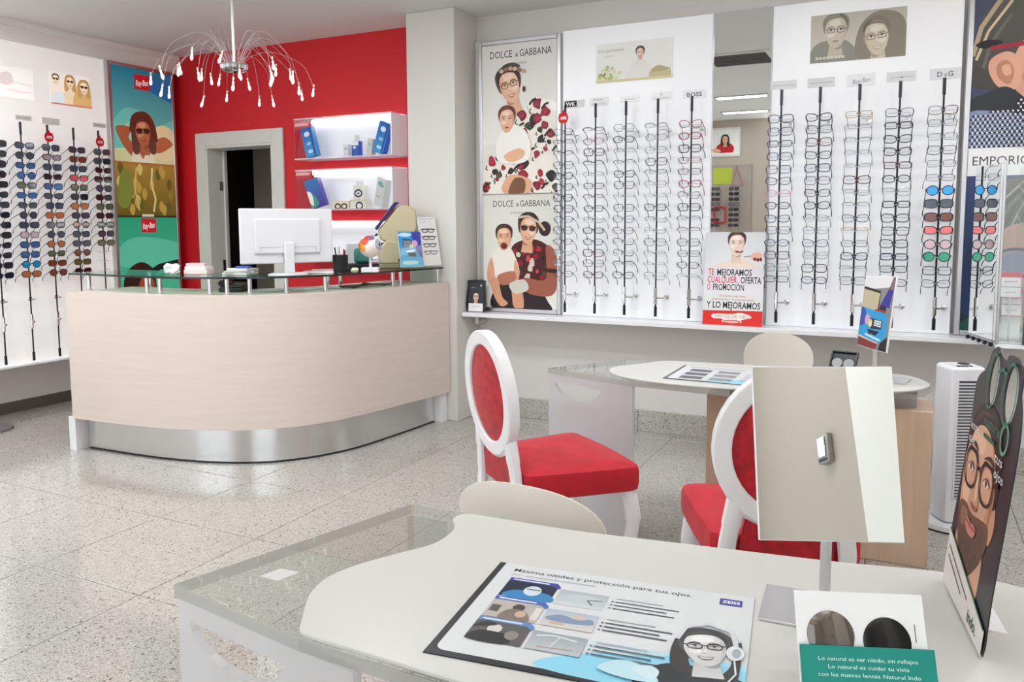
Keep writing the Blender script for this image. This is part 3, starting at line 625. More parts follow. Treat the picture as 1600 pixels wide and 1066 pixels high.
def rod(x, loc, rz, lab, group, zs, n, top):
    t = thing('display_rod', loc, rz, lab, 'display rod', group)
    for nm in ('pole', 'top_cap', 'lock', 'foot'): link(nm, RODM[nm], t)
    link('standoff', RODM['standoff'], t)
    link('standoff', RODM['standoff'], t, loc=(0, 0, top-.21-.08))
    for z in zs: link('peg', RODM['peg'], t, loc=(0, 0, z-loc[2]))
    return t
SHAPES = {'rectangular': (.0265, .0155, 4.5, 0), 'oval': (.0265, .0175, 2.4, 0), 'round': (.0245, .0225, 2.0, 0), 'square': (.0275, .0205, 3.6, 0), 'cat-eye': (.0275, .0185, 2.8, .35), 'aviator': (.0285, .0225, 2.5, -.25), 'half-rim': (.027, .016, 3.6, .1), 'wide': (.029, .020, 3.0, .15)}
def lens_outline(shape, n=18):
    a, b, p, k = SHAPES[shape]; out = []
    for i in range(n):
        t = 2*PI*(i+.5)/n; x = abs(math.cos(t))**(2/p)*math.copysign(a, math.cos(t)); z = abs(math.sin(t))**(2/p)*math.copysign(b, math.sin(t))
        if k > 0: z += k*.010*(x/a) if z > 0 else 0
        if k < 0: x *= (1 + k*.5*(-z/b)) if z < 0 else 1
        out.append((x*1.13, z*1.13))
    return out
_G = {}
def glasses_meshes(shape, thick, fm, tm):
    k = (shape, thick, fm.name)
    if k in _G: return _G[k]
    thick = max(.0016, thick*1.2)
    ol = lens_outline(shape); cx = .0375
    q = MB()
    for s in (1, -1):
        pts = [(s*(cx+x), 0, z) for x, z in ol]
        if shape == 'half-rim': q.tube([p for p in sorted(pts, key=lambda p: math.atan2(p[2], (p[0]-s*cx)*1.0)) if p[2] > -.004], thick, 5)
        else: q.tube(pts, thick, 5, True)
        q.box(*(sorted((s*(cx+.029), s*(cx+.0345)))), -.002, .005, .003, .010)
    q.tube([(-.0125,0,.004),(-.005,-.001,.0075),(.005,-.001,.0075),(.0125,0,.004)], thick*1.05, 5)
    fr = q.mesh('frame_front', fm)
    q = MB(); w = max(.0016, thick*.8)
    q.tube([(0,.002,.006),(.001,.04,-.008),(-.001,.076,-.024),(-.002,.092,-.038),(-.002,.098,-.060)], [w*1.5, w*1.2, w, w*1.3, w*1.3], 5); tp = q.mesh('temple', tm)
    q = MB(); m = len(ol); q.add([(x*.97, 0, z*.97) for x, z in ol], [tuple(range(m))]); ln = q.mesh('lens', LENSC)
    q = MB(); q.add([(-x*.97, 0, z*.97) for x, z in ol], [tuple(range(m))[::-1]]); ln2 = q.mesh('lens', LENSC)
    _G[k] = (fr, tp, ln, ln2); return _G[k]
_LM = {}
def make_glasses(name, shape, thick, fm, tm, lensmat, loc, rz, lab, cat, group, tilt=0):
    fr, tp, ln, ln2 = glasses_meshes(shape, thick, fm, tm)
    t = thing(name, loc, 0, lab, cat, group, rot=(tilt, 0, rz))
    link('frame_front', fr, t)
    for s, m in ((1, ln), (-1, ln2)):
        if lensmat is not LENSC:
            if (m.name, lensmat.name) not in _LM:
                c = m.copy(); c.materials[0] = lensmat; _LM[(m.name, lensmat.name)] = c
            m = _LM[(m.name, lensmat.name)]
        link('lens', m, t, loc=(s*.0375, 0, 0))
    for s in (1, -1): link('temple', tp, t, loc=(s*.070, 0, 0), rot=(random.uniform(-.12, .05), 0, s*random.uniform(-.05, .10)))
    return t
FRAMES = {'black': mat('frame_black', (26,26,30), .3), 'dark grey': mat('frame_dark_grey', (70,70,78), .3, .4), 'navy blue': mat('frame_navy', (30,34,84), .3), 'tortoiseshell brown': mat('frame_tortoise', (92,54,34), .3), 'wine red': mat('frame_wine', (140,34,52), .3), 'silver': mat('frame_silver', (150,150,156), .25, .9), 'pink': mat('frame_pink', (214,150,160), .35), 'gold': mat('frame_gold', (190,160,100), .25, .9), 'pale green': mat('frame_pale_green', (120,160,140), .35)}
def sunlens(nm, c, metal=0.0): return mat('sun_lens_'+nm.replace(' ', '_'), c, .08, metal, coat=.5)
SUN = {'blue mirrored': sunlens('blue mirrored', (32,150,205), .35), 'grey': sunlens('grey', (72,76,92)), 'brown': sunlens('brown', (120,64,44)), 'pink mirrored': sunlens('pink mirrored', (222,108,110), .3), 'rose silver': sunlens('rose silver', (190,160,165), .5), 'green mirrored': sunlens('green mirrored', (24,150,112), .35), 'dark': sunlens('dark', (34,34,42)), 'orange': sunlens('orange', (186,116,70), .2), 'smoke': sunlens('smoke', (66,70,84)), 'sky blue': sunlens('sky blue', (62,104,160), .3), 'olive': sunlens('olive', (92,96,56))}
ORD = ['topmost', 'second from top', 'third from top', 'fourth from top', 'fifth from top', 'sixth from top', 'seventh from top', 'eighth from top', 'ninth from top', 'tenth from top', 'eleventh from top', 'twelfth from top', 'thirteenth from top', 'lowest']
RORD = ['first', 'second', 'third', 'fourth', 'fifth']
YR = 5.036
def spectacles(shapes, cols, thicks): return [(random.choice(shapes), random.choice(cols), random.choice(thicks)) for _ in range(14)]
for side, RODS in (('left', RODS1), ('right', RODS2)):
    for r, x in enumerate(RODS):
        ro = RORD[4-r] if side == 'left' else RORD[r]
        rod(x, (x, YR, .835), 0, 'dark vertical eyewear rod, %s rod %s of the wall mirror' % (ro, side), 'eyewear rods %s of the wall mirror' % side, [Z1+(Z0-Z1)*k/13 for k in range(14)], 14, 1.36)
        for k in range(14):
            z = Z1+(Z0-Z1)*k/13
            if side == 'left':
                c = random.choice(['black','black','dark grey','dark grey','tortoiseshell brown','silver'] + (['wine red'] if r in (1,4) else ['navy blue'])); th = random.choice([.0013,.0016,.002])
                if r == 4 and k < 3: c, th = ('wine red','wine red','black')[k], (.0016,.0021,.0021)[k]
                if r == 3 and k in (1,2,5,6,8,9,11,12,13): c, th = 'silver', .0011
                sh = random.choice(['rectangular','oval','square','cat-eye','half-rim'])
            else:
                c = random.choice(['black','black','dark grey','navy blue','tortoiseshell brown']); th = random.choice([.0015,.0018,.0021]); sh = random.choice(['rectangular','oval','square','square','cat-eye','wide'])
                if r == 2 and k not in (5,8,11,13): c, th, sh = random.choice(['gold','silver','dark grey']), .0011, random.choice(['half-rim','rectangular'])
                if r == 0 and k == 6: c = 'pink'
                if r == 0 and k == 12: c = 'pale green'
                if r == 3 and k == 11: c, th = 'navy blue', .0024
                if r == 3 and k in (1,2,3,7): c, th = 'black', .0022
                if r == 3 and k == 6 or r == 1 and k in (8,9,11): c, th = 'silver', .0011
                if r == 4 and k in (1,2,4,5): c, th, sh = 'silver', .0012, 'rectangular'
            sun = ('blue mirrored','grey','brown','pink mirrored','rose silver','green mirrored')[k-6] if side == 'right' and r == 4 and 6 <= k <= 11 else None
            loc = (x+random.uniform(-.003,.003), YR-.034, z+random.uniform(-.003,.003)); rz = random.uniform(-.07,.07)
            if sun: make_glasses('sunglasses', ('round','square','square','cat-eye','round','round')[k-6], .0022, FRAMES[('navy blue','dark grey','black','black','dark grey','dark grey')[k-6]], FRAMES['dark grey'], SUN[sun], loc, rz, '%s sunglasses, %s on %s rod right of wall mirror' % (sun, ORD[k], ro), 'sunglasses', 'eyewear on rods right of the wall mirror')
            else:
                thin = 'thin ' if th < .0016 else ''
                make_glasses('eyeglasses', sh, th*1.05, FRAMES[c], FRAMES[c], LENSC, loc, rz, '%s%s %s eyeglasses, %s on %s rod %s of wall mirror' % (thin, c, sh, ORD[k], ro, side), 'eyeglasses', 'eyewear on rods %s of the wall mirror' % side)
# left wall: backlit panel with sunglasses, prints and the sea poster
XP = -5.87
t = thing('backlit_panel', (0,0,0), 0, 'glowing white backlit panel of sunglasses on the left wall', 'display panel')
box('board', XP-.03, XP, 3.43, 4.468, .385, 2.74, PANELG, t, bevel=.003); box('housing', XL+.001, XP-.031, 3.45, 4.45, .42, 2.72, WHITE, t); box('bottom_rail', XP+.0005, XP+.066, 3.43, 4.468, .385, .400, PANELW, t, bevel=.002)
t = thing('backlit_panel', (0,0,0), 0, 'glowing white backlit panel at the far left edge of the photo', 'display panel')
box('board', XP-.03, XP, 2.38, 3.42, .385, 2.74, PANELG, t, bevel=.003); box('housing', XL+.001, XP-.031, 2.4, 3.40, .42, 2.72, WHITE, t)
RL = [3.505, 3.711, 3.914, 4.122, 4.334]
def lefttilt(k): return random.uniform(-.05, .05)
LSUN = [['dark']*14, ['smoke','smoke','sky blue','sky blue','olive','sky blue','smoke','smoke','smoke','rose silver','sky blue','sky blue','blue mirrored','orange'], ['smoke','rose silver','smoke','dark','sky blue','smoke','smoke','orange','smoke','smoke','orange','olive','brown','brown'], ['smoke','brown','smoke','pink mirrored','olive','dark','orange','smoke','brown','grey','smoke','brown','olive','dark'], ['smoke','dark','dark','dark','grey','dark','olive','dark','dark','grey','olive']]
LFR = ['navy blue', 'navy blue', 'dark grey', 'black', 'black']
for r, y in enumerate(RL):
    zs = [1.990+(1.062-1.990)*k/13 for k in range(14)]
    ro = RORD[4-r]
    t = rod(0, (-5.788, y, .44), PI/2, 'dark eyewear rod on the left backlit panel, %s rod from the sea poster' % ro, 'eyewear rods on the left backlit panel', zs, 14, 1.36)
    for ch in t.children:
        if ch.name.startswith('pole'): ch.scale.z = 1.31
        if ch.name.startswith('top_cap'): ch.location.z = .36
        if ch.name.startswith('lock'): ch.location.z = .16
        if ch.name.startswith('standoff'): ch.location.z += .33
    for k in range(len(LSUN[r])):
        c = LSUN[r][k]; sh = random.choice(['square','wide','aviator','round','cat-eye','wide'])
        make_glasses('sunglasses', sh, .0021, FRAMES[random.choice([LFR[r], 'black', LFR[r], 'tortoiseshell brown' if r > 1 else 'navy blue'])], FRAMES[random.choice(['dark grey','black'])], SUN[c], (-5.788+.034, y+random.uniform(-.003,.003), zs[k]), PI/2+random.uniform(-.12,.06), '%s lens %s sunglasses, %s on %s rod from the sea poster' % (c, sh, ORD[k], ro), 'sunglasses', 'sunglasses on the left backlit panel')
for r, z in ((2, 2.07), (4, 2.07)):
    discount_tag((-5.772, RL[r], z), PI/2, 'red round minus fifty tag on the %s left-wall rod from the sea poster' % RORD[4-r], '-50%')
for k, (y, z, w, h) in enumerate([(3.79, 2.185, .12, .035), (4.0, 2.175, .14, .05), (4.41, 2.195, .12, .035)]):
    plate(0, 0, w, h, ('small grey lettered plate above', 'pale blank plate above', 'grey lettered plate above')[k] + ' the %s left-wall rod from the sea poster' % ('fourth','third','first')[k], '#dcdcd8', lambda P: P.line([(10,14),(90,14)], 6, '#b2b2b0') if k != 1 else None, loc=(XP+.004, y, z), rz=PI/2)
def leftprint(P, y, z, lab):
    t = thing('wall_print', (XP+.0045, y, z), PI/2, lab, 'print'); box('sheet', -P.W/2, P.W/2, .0005, .004, 0, P.H, PAPER, t); P.build('printed_face', t, emis=.35); return t
P = Print(.34, .24, '#f3efe8'); P.rect(0,0,100,P.h,'#f3efe6','#f6e3c8'); P.blob([(20,0),(30,26),(50,36),(60,20),(56,0)], '#ecd9b8'); P.blob([(56,0),(60,34),(74,60),(92,58),(100,24),(98,0)], '#d8b173'); P.blob([(2,6),(8,24),(26,28),(34,10),(20,2)], '#d9e4ea')
for a, b, s in ((14,54,.75),(48,52,.9),(82,44,1)): face(P, a, b, 15*s, '#f4dfc4', '#b98f58' if a > 20 else '#6a5a50', hairstyle='long' if a > 20 else 'short', sun='#2a201c', shade='#e6c79f', neck=False)
P.rect(0,0,100,3,'#c9736a')
leftprint(P, 4.178, 2.335, 'pale golden print of three people in sunglasses on the left backlit panel')
P = Print(.25, .22, '#f4f4f2'); P.rect(0,0,100,P.h,'#f1f0ef','#f7f6f4'); P.blob([(0,40),(4,66),(30,72),(40,50),(26,36)], '#ddcfd0'); P.line([(0,44),(40,48),(96,40)], 3, '#e3d3d0'); P.line([(20,24),(60,20),(96,22)], 4, '#efd6d4'); P.line([(30,84),(98,80)], 2, '#e0e0dc')
leftprint(P, 3.755, 2.335, 'faint washed-out print at the far left of the left backlit panel')
# sea poster lightbox
t = lightbox('poster_frame', .655, 2.30, .16, (XP, 4.828, .445), PI/2, 'tall poster frame with person in sea water beside the red wall')
box('side_post', -.360, -.330, -.012, .16, 0, 2.30, WHITE, t)
SW = .60
P = Print(SW, 1.235, '#2fb6b4'); HH = P.h
P.rect(0,88,100,HH,'#1d87a4','#7fd0c4'); P.blob([(-5,120),(20,150),(50,146),(70,130),(105,140),(105,100),(-5,96)], '#74cfc6'); P.blob([(8,112),(30,134),(46,124),(40,108)], '#a6e0d4'); P.blob([(66,120),(84,132),(102,124),(100,104),(72,104)], '#9fdcd0'); P.blob([(50,185),(70,200),(104,206),(104,168),(80,172)], '#2a76b4')
P.blob([(-4,74),(-4,92),(40,96),(104,92),(104,74)], '#dfe0ac'); P.blob([(56,100),(70,128),(92,130),(104,108),(100,84),(66,84)], '#f2dfb0')
P.blob([(4,122),(18,126),(30,122),(24,110),(36,96),(30,84),(14,100)], '#b4613f'); P.blob([(98,108),(84,116),(66,108),(62,98),(74,92),(94,102)], '#c46d47'); P.blob([(30,76),(32,96),(46,100),(58,96),(64,76)], '#f4ead0'); P.blob([(40,98),(46,82),(52,98)], '#c2704a')
face(P, 48, 118, 19, '#c8784f', '#5b2a1d', rot=4, hairstyle='long', sun='#2a1612', shade='#a4563a', smile=False)
P.blob([(26,118),(30,140),(44,148),(58,146),(68,132),(72,108),(62,116),(56,136),(40,138)], '#6a3020')
P.rect(0,0,100,76,'#b58e3c','#6f5f1e'); P.rect(0,73,100,77,'#b8763c')
for k in range(26): a = random.uniform(2,96); b = random.uniform(8,70); P.blob([(a-4,b),(a,b+9),(a+5,b+2),(a+1,b-8)], random.choice(['#c9a64c','#8e7a2c','#e0cc7c','#a08430','#6f6424']))
P.line([(60,70),(58,48),(64,26),(60,8)], 3, '#e8dc98'); P.line([(34,70),(30,40),(36,10)], 2.5, '#d8c77c'); P.blob([(2,20),(8,60),(20,66),(26,40),(18,14)], '#86923c'); P.rect(0,0,100,2.5,'#38301a'); P.rect(40,1,60,4.5,'#e8e2c8')
P.rect(37,178,62,199,'#d3222e'); P.text('Ray-Ban', 49.5, 184, 8, '#ffffff', w=20, align='C', shear=.2, rot=8, bold=.02)
P.build('poster', t, (0, -.006, 2.30-.03-1.235), emis=.16)
P = Print(SW, 1.005, '#35b890'); P.rect(0,0,100,P.h,'#2fae84','#5fd3b0'); P.blob([(-4,120),(30,140),(104,128),(104,96),(-4,100)], '#62cfae')
P.blob([(4,-2),(4,66),(12,92),(32,104),(50,98),(58,80),(60,-2)], '#3a1d16'); P.blob([(30,-2),(28,60),(36,82),(52,80),(58,64),(60,-2)], '#b04a2c'); P.line([(50,88),(66,96),(104,102)], 9, '#16191a'); P.line([(56,82),(76,86),(104,90)], 3, '#0f4a38'); P.rect(0,-2,100,40,'#4a121c'); 
for k in range(14): P.ell(random.uniform(4,96), random.uniform(4,38), 6, 4, random.choice(['#7a1a26','#2a1014','#9a5a5a','#3c2a2c']), random.uniform(0,90), 9)
P.rect(38,146,63,166,'#d3222e'); P.text('Ray-Ban', 50.5, 152, 8, '#ffffff', w=20, align='C', shear=.2, rot=8, bold=.02)
P.build('poster', t, (0, -.006, .03), emis=.16)
# mirror-only sunglasses on the panel behind the photographer
for c in range(2):
    for k in range(8):
        if c == 1 and k == 5: continue
        make_glasses('sunglasses', 'wide', .0022, FRAMES['black'], FRAMES['black'], SUN['dark'], (-2.42+.33-(.22+c*.27)-.0, YF+.16, 1.90-k*.075), PI, 'dark sunglasses, %s of the %s column reflected in wall mirror' % (ORD[k].replace(' from top', ''), ('right', 'left')[c]), 'sunglasses', 'sunglasses reflected in the wall mirror')
# ------------------------------------------------------------------ lit display boxes on the red wall
def lit_box(z0, z1, lab):
    t = thing('lit_shelf_box', (-3.945, YB, z0), 0, lab, 'wall shelf', 'lit display boxes on the red wall'); h = z1-z0; w = .93; d = .21
    box('back_panel', -w/2+.03, w/2-.004, -.022, -.001, .012, h-.012, SHELFGLOW, t, bevel=.008)
    box('bottom_shelf', -w/2, w/2, -d, -.001, 0, .010, clear('edge_lit_acrylic', (244,246,250), .10, white=.55), t)
    box('top_shelf', -w/2, w/2, -d, -.001, h-.010, h, clear('edge_lit_acrylic', (244,246,250)), t)
    box('side_pane', -w/2, -w/2+.010, -d, -.001, .010, h-.010, CLEAR, t); box('side_pane', w/2-.010, w/2, -d, -.001, .010, h-.010, SHELFGLOW, t, bevel=.002)
    q = MB(); q.box(-w/2+.03, w/2-.01, -.035, -.023, h-.030, h-.011); q.build('light_strip', FLAMP, t)
    return t
lit_box(1.925, 2.245, 'lit white acrylic display box on red wall, uppermost of three'); lit_box(1.525, 1.845, 'lit white acrylic display box on red wall, middle of three'); lit_box(1.125, 1.445, 'lit white acrylic display box on red wall, lowest, behind the computer monitor')
def carton(loc, rz, lean, w, d, h, base, lab, art, group, cap=None, roll=0):
    loc = (loc[0], loc[1], loc[2]+abs(math.sin(roll))*w/2+.0005)
    t = thing('product_carton', loc, 0, lab, 'box', group, rot=(lean, roll, rz))
    box('carton_body', -w/2, w/2, -d/2, d/2, 0, h, mat('carton_%02x%02x%02x' % base, base, .45), t, bevel=.0015)
    P = Print(w*.98, h*.98, base); art(P); P.build('printed_face', t, (0, -d/2-.0006, h*.01))
    if cap: MB().lathe([(.001,h),(w*.3,h),(w*.28,h+cap),(.001,h+cap)], 14).build('cap', PLWHITE, t, bevel=.001)
    return t
def art_blue(P): P.rect(0,0,100,P.h,'#1f63b8','#3f9ad8'); P.ell(50,P.h*.78,26,20,'#d8ecf8'); P.ell(50,P.h*.45,22,14,'#8cc4ea'); P.ell(50,P.h*.18,24,14,'#b8dcf2'); P.rect(78,0,92,P.h,'#174f9c')
def art_white(P): P.rect(14,P.h*.55,86,P.h*.75,'#b8bcc6'); P.rect(14,P.h*.2,60,P.h*.3,'#c8ccd4')
zs = 1.925+.0105
carton((-4.275, 5.10, zs), .1, 0, .105, .05, .235, (52,132,202), 'pale blue carton leaning left in the uppermost lit box', art_blue, 'cartons in the uppermost lit box', roll=-R(14))
carton((-3.95, 5.11, zs), 0, 0, .05, .04, .095, (226,228,232), 'small pale bottle carton left of blue bottle, uppermost lit box', art_white, 'cartons in the uppermost lit box')
carton((-3.85, 5.10, zs), 0, 0, .066, .05, .115, (48,92,184), 'blue and white lotion bottle at the middle of the uppermost lit box', lambda P: (P.rect(0,P.h*.72,100,P.h,'#eef2f6'), P.rect(20,P.h*.5,60,P.h*.66,'#dbe7f2')), 'cartons in the uppermost lit box', cap=.045)
carton((-3.73, 5.11, zs), -.3, 0, .062, .04, .125, (214,214,208), 'slanted grey-white carton right of blue bottle, uppermost lit box', art_white, 'cartons in the uppermost lit box', roll=R(12))
carton((-3.64, 5.10, zs), -.1, 0, .105, .05, .235, (36,92,190), 'deep blue carton leaning right in the uppermost lit box', art_blue, 'cartons in the uppermost lit box', roll=R(20))
zs = 1.525+.0105
def art_violet(P): P.rect(0,0,100,P.h,'#2a7ab8','#4a2c96'); P.blob([(0,P.h*.5),(40,P.h*.45),(60,P.h*.1),(0,0)], '#3f9a88'); P.blob([(0,P.h*.62),(30,P.h*.5),(20,P.h*.1),(0,P.h*.2)], '#eef2f4')
def art_eye(P): P.ring(50, P.h*.42, 34, 26, 13, '#24304c'); P.ell(50, P.h*.42, 12, 12, '#7d8aa6'); P.rect(0,0,100,P.h*.08,'#e6e2d4')
carton((-4.21, 5.09, zs), .25, 0, .12, .07, .225, (74,52,160), 'violet-blue carton leaning left in the middle lit box', art_violet, 'cartons in the middle lit box', roll=-R(18))
carton((-3.855, 5.14, zs+.0715), 0, 0, .10, .06, .11, (228,226,216), 'grey-white eye-care pack standing on another, middle lit box', art_eye, 'cartons in the middle lit box', cap=.03)
carton((-3.855, 5.14, zs), 0, 0, .15, .08, .070, (226,222,208), 'cream pack with dark rings under another, middle lit box', lambda P: (P.ring(60,P.h*.3,20,18,9,'#24304c'), P.rect(0,P.h*.8,100,P.h,'#d8d0b4')), 'cartons in the middle lit box')
carton((-4.0, 5.10, zs), .2, 0, .14, .06, .060, (222,212,186), 'low tan pack with dark rings at left, middle lit box', lambda P: (P.ring(30,P.h*.3,16,14,8,'#20242c'), P.ring(70,P.h*.3,16,14,8,'#20242c')), 'cartons in the middle lit box')
carton((-3.63, 5.09, zs), -.35, 0, .11, .06, .215, (214,216,214), 'pale silver carton with green twist leaning right, middle lit box', lambda P: (P.blob([(10,P.h*.8),(50,P.h*.9),(90,P.h*.74),(50,P.h*.7)], '#7fb0a8'), P.rect(12,P.h*.3,60,P.h*.36,'#b0b4b2')), 'cartons in the middle lit box', roll=R(17))

# ------------------------------------------------------------------ reception counter
TOPC = smoothpath([(-4.665,3.215,0),(-4.16,3.25,0),(-3.80,3.315,0),(-3.51,3.43,0),(-3.28,3.62,0),(-3.135,3.87,0),(-3.05,4.2,0),(-2.985,4.55,0),(-2.925,4.90,0)], 5)
KICK = smoothpath([(-4.64,3.305,0),(-4.06,3.335,0),(-3.63,3.425,0),(-3.32,3.61,0),(-3.12,3.95,0),(-3.05,4.4,0),(-3.015,4.83,0)], 5)
def offset(path, d):
    out = []
    for i, p in enumerate(path):
        t = (path[min(i+1, len(path)-1)]-path[max(i-1, 0)]).normalized(); out.append(p+Vector((-t.y, t.x, 0))*d)
    return out
def ribbon(path, d, z0, z1):
    inn = [Vector((p.x, min(p.y, 4.909), 0)) for p in offset(path, d)]; poly = [(p.x, p.y) for p in path] + [(p.x, p.y) for p in reversed(inn)]; n = len(path); q = MB()
    vs = [(p.x, p.y, z) for z in (z0, z1) for p in path] + [(p.x, p.y, z) for z in (z0, z1) for p in inn]; fs = []
    for i in range(n-1):
        a, b, c, e = i, n+i, 2*n+i, 3*n+i
        fs += [(a, a+1, b+1, b), (c+1, c, e, e+1), (b, b+1, e+1, e), (a+1, a, c, c+1)]
    fs += [(0, n, 3*n, 2*n), (n-1, 2*n-1, 4*n-1, 3*n-1)]
    return q.add(vs, fs)
t = thing('reception_counter', (0,0,0), 0, 'curved pale beech reception counter with a steel kick plate', 'counter')
ribbon(TOPC, .022, .212, .985).build('front_panel', WOOD, t)
ribbon(TOPC, .50, .985, 1.003).build('counter_top', WOOD, t)
ribbon(KICK, .012, .012, .212).build('kick_plate', STEEL, t)
ribbon(KICK, .03, 0, .012).build('plinth_line', BLACK, t)
box('end_panel', -4.735, -4.672, 3.235, 3.72, 0, .212, LACQ, t); box('end_panel', -4.690, -4.668, 3.232, 3.73, .212, .985, WOOD, t)
box('end_panel', -3.05, -2.955, 4.845, 4.905, 0, .212, LACQ, t)
# glass shelf on steel posts
GL = smoothpath([(-4.86,3.375,0),(-4.15,3.345,0),(-3.80,3.39,0),(-3.52,3.50,0),(-3.31,3.68,0),(-3.16,3.92,0),(-3.07,4.25,0),(-3.01,4.6,0),(-2.965,4.895,0)], 5)
t = thing('glass_shelf', (0,0,0), 0, 'curved clear glass shelf on paired steel posts above the reception counter', 'glass shelf')
ribbon(GL, .42, 1.101, 1.111).build('glass_sheet', GLASS, t)
ribbon(offset(GL, -.002), .0018, 1.0995, 1.1115).build('glass_front_edge', GLASSEDGE, t)
def post(x, y):
    q = MB(); q.lathe([(.019,1.0035),(.019,1.007),(.0125,1.009),(.0125,1.096),(.017,1.097),(.017,1.1008)], 14, Matrix.Translation((x, y, 0))); q.build('post', CHROME, t)
for x, y in ((-4.135,3.375),(-4.03,3.38),(-3.705,3.46),(-3.61,3.50),(-3.50,3.57),(-3.345,3.71),(-3.205,3.90),(-3.51,4.30),(-3.44,4.34),(-3.055,4.40),(-3.042,4.47),(-2.99,4.86),(-4.70,3.40),(-4.55,3.74),(-3.95,3.80)): post(x, y)
GZ = 1.1115
# computer monitor seen from behind
t = thing('computer_monitor', (-3.395, 3.785, GZ), R(58), 'large white computer monitor seen from behind on the glass shelf', 'monitor')
q = MB(); q.box(-.2815,.2815,-.012,.014,.07,.40); q.build('screen_shell', PLWHITE, t, bevel=.008, seg=3)
box('back_bulge', -.20, .20, -.026, -.010, .13, .34, PLWHITE, t, bevel=.012, seg=3)
box('screen_glass', -.272, .272, .0135, .0155, .085, .39, BLACK, t)
q = MB()
for a in (-1, 1): q.box(*sorted((a*.035, a*.17)), -.0275, -.0255, .168, .172)
q.box(-.172,-.168,-.0275,-.0255,.13,.172).box(.168,.172,-.0275,-.0255,.13,.172); q.build('panel_seam', mat('seam_grey', (196,197,202), .4), t)
q = MB(); q.box(-.03,.03,-.052,-.026,.012,.20); q.build('stand_neck', PLWHITE, t, bevel=.008)
MB().lathe([(.001,0),(.12,0),(.12,.006),(.10,.012),(.001,.013)], 28, Matrix.Translation((0,.0,0)), 1, .75).build('stand_base', PLWHITE, t)
# things lying on the glass
def crumple(name, loc, r, m, lab, cat, sq=1.0, seed=1):
    rnd = random.Random(seed); t = MB(); n = 12; R_ = [[r*(.65+.5*rnd.random()) for _ in range(n)] for _ in range(7)]
    def f(u, v):
        i = int(round(u*n)) % n; j = min(6, int(round(v*6))); a = 2*PI*u; b = PI*v; q = R_[j][i] if 0 < j < 6 else r*.8
        return (q*math.cos(a)*math.sin(b), q*math.sin(a)*math.sin(b), max(0, r*sq*.8 - q*sq*math.cos(b)*.9))
    t.grid(f, n, 6, cu=True); return t.build(name, m, None, smooth=False, loc=loc, label=lab, cat=cat)
crumple('crumpled_tissue', (-4.085, 3.52, GZ), .052, PAPER, 'crumpled white tissue on the glass shelf above the poster', 'tissue', .8, 3)
def slab_thing(name, loc, rz, w, d, h, m, lab, cat, group=None, bevel=.002, **kw):
    return box(name, -w/2, w/2, -d/2, d/2, 0, h, m, None, bevel=bevel, loc=loc, rot=(0,0,rz), label=lab, cat=cat, group=group, **kw)
slab_thing('small_carton', (-3.975, 3.63, GZ), .3, .155, .09, .026, mat('blush_card', (238,214,214), .6), 'pink and white flat carton, bottom of small stack before red wall', 'box')
slab_thing('small_carton', (-3.975, 3.63, GZ+.0263), .25, .145, .085, .020, PAPER, 'flat white carton, middle of the small stack before red wall', 'box')
slab_thing('small_carton', (-3.985, 3.63, GZ+.0466), .35, .12, .07, .020, mat('pale_rose_card', (232,196,198), .6), 'pale rose carton, top of the small stack before red wall', 'box')
for k, (w, d, h, c, r_, l) in enumerate([(.17,.13,.012,(226,226,222),.2,'thick white notepad, bottom of paper pile left of monitor'),(.18,.12,.012,(206,208,206),.5,'grey paper pad, second in paper pile left of monitor'),(.15,.11,.014,(236,236,234),.1,'white leaflet bundle, third in paper pile left of monitor'),(.08,.06,.014,(70,100,200),.4,'small blue pad on top of paper pile left of monitor')]):
    slab_thing('paper_pad', (-3.70+.01*k, 3.70, GZ+(.0122,.0122,.0122,.0125)[k]*k), r_, w, d, h*.98, mat('paper_%d' % k, c, .6), l, 'papers')
for k, (x, y, r_, w, d, c, l) in enumerate([(-3.35,4.02,.5,.20,.13,(238,238,238),'white paper sheet pile lying behind the monitor stand'),(-3.33,4.04,.8,.14,.09,(240,206,210),'pinkish paper on the sheet pile behind monitor stand')]):
    slab_thing('paper_sheets', (x, y, GZ+.0105*k), r_, w, d, .010, mat('sheet_%d' % k, c, .6), l, 'papers')
# mesh pen holder with pens
t = thing('pen_holder', (-3.225, 4.075, GZ), 0, 'black mesh pen holder with pens beside the monitor', 'pen holder')
q = MB(); q.lathe([(.001,0),(.046,0),(.048,.105),(.048,.112),(.045,.112),(.043,.006),(.001,.006)], 24); q.build('cup', mat('black_mesh', (34,34,38), .45, .4), t)
for k, (a, c) in enumerate([(.3,(40,40,46)),(1.5,(190,40,50)),(2.6,(240,240,240)),(4.0,(30,30,36)),(5.2,(210,180,190))]):
    q = MB(); q.tube([(.014*math.cos(a),.014*math.sin(a),.008),(.034*math.cos(a),.034*math.sin(a),.142+.006*k)], .0045, 7); q.build('pen', mat('pen_%d' % k, c, .4), t)
crumple('sticky_note', (-3.155, 4.125, GZ), .028, mat('pale_green_paper', (224,230,190), .7), 'crumpled pale green note right of the pen holder', 'note', .7, 8)
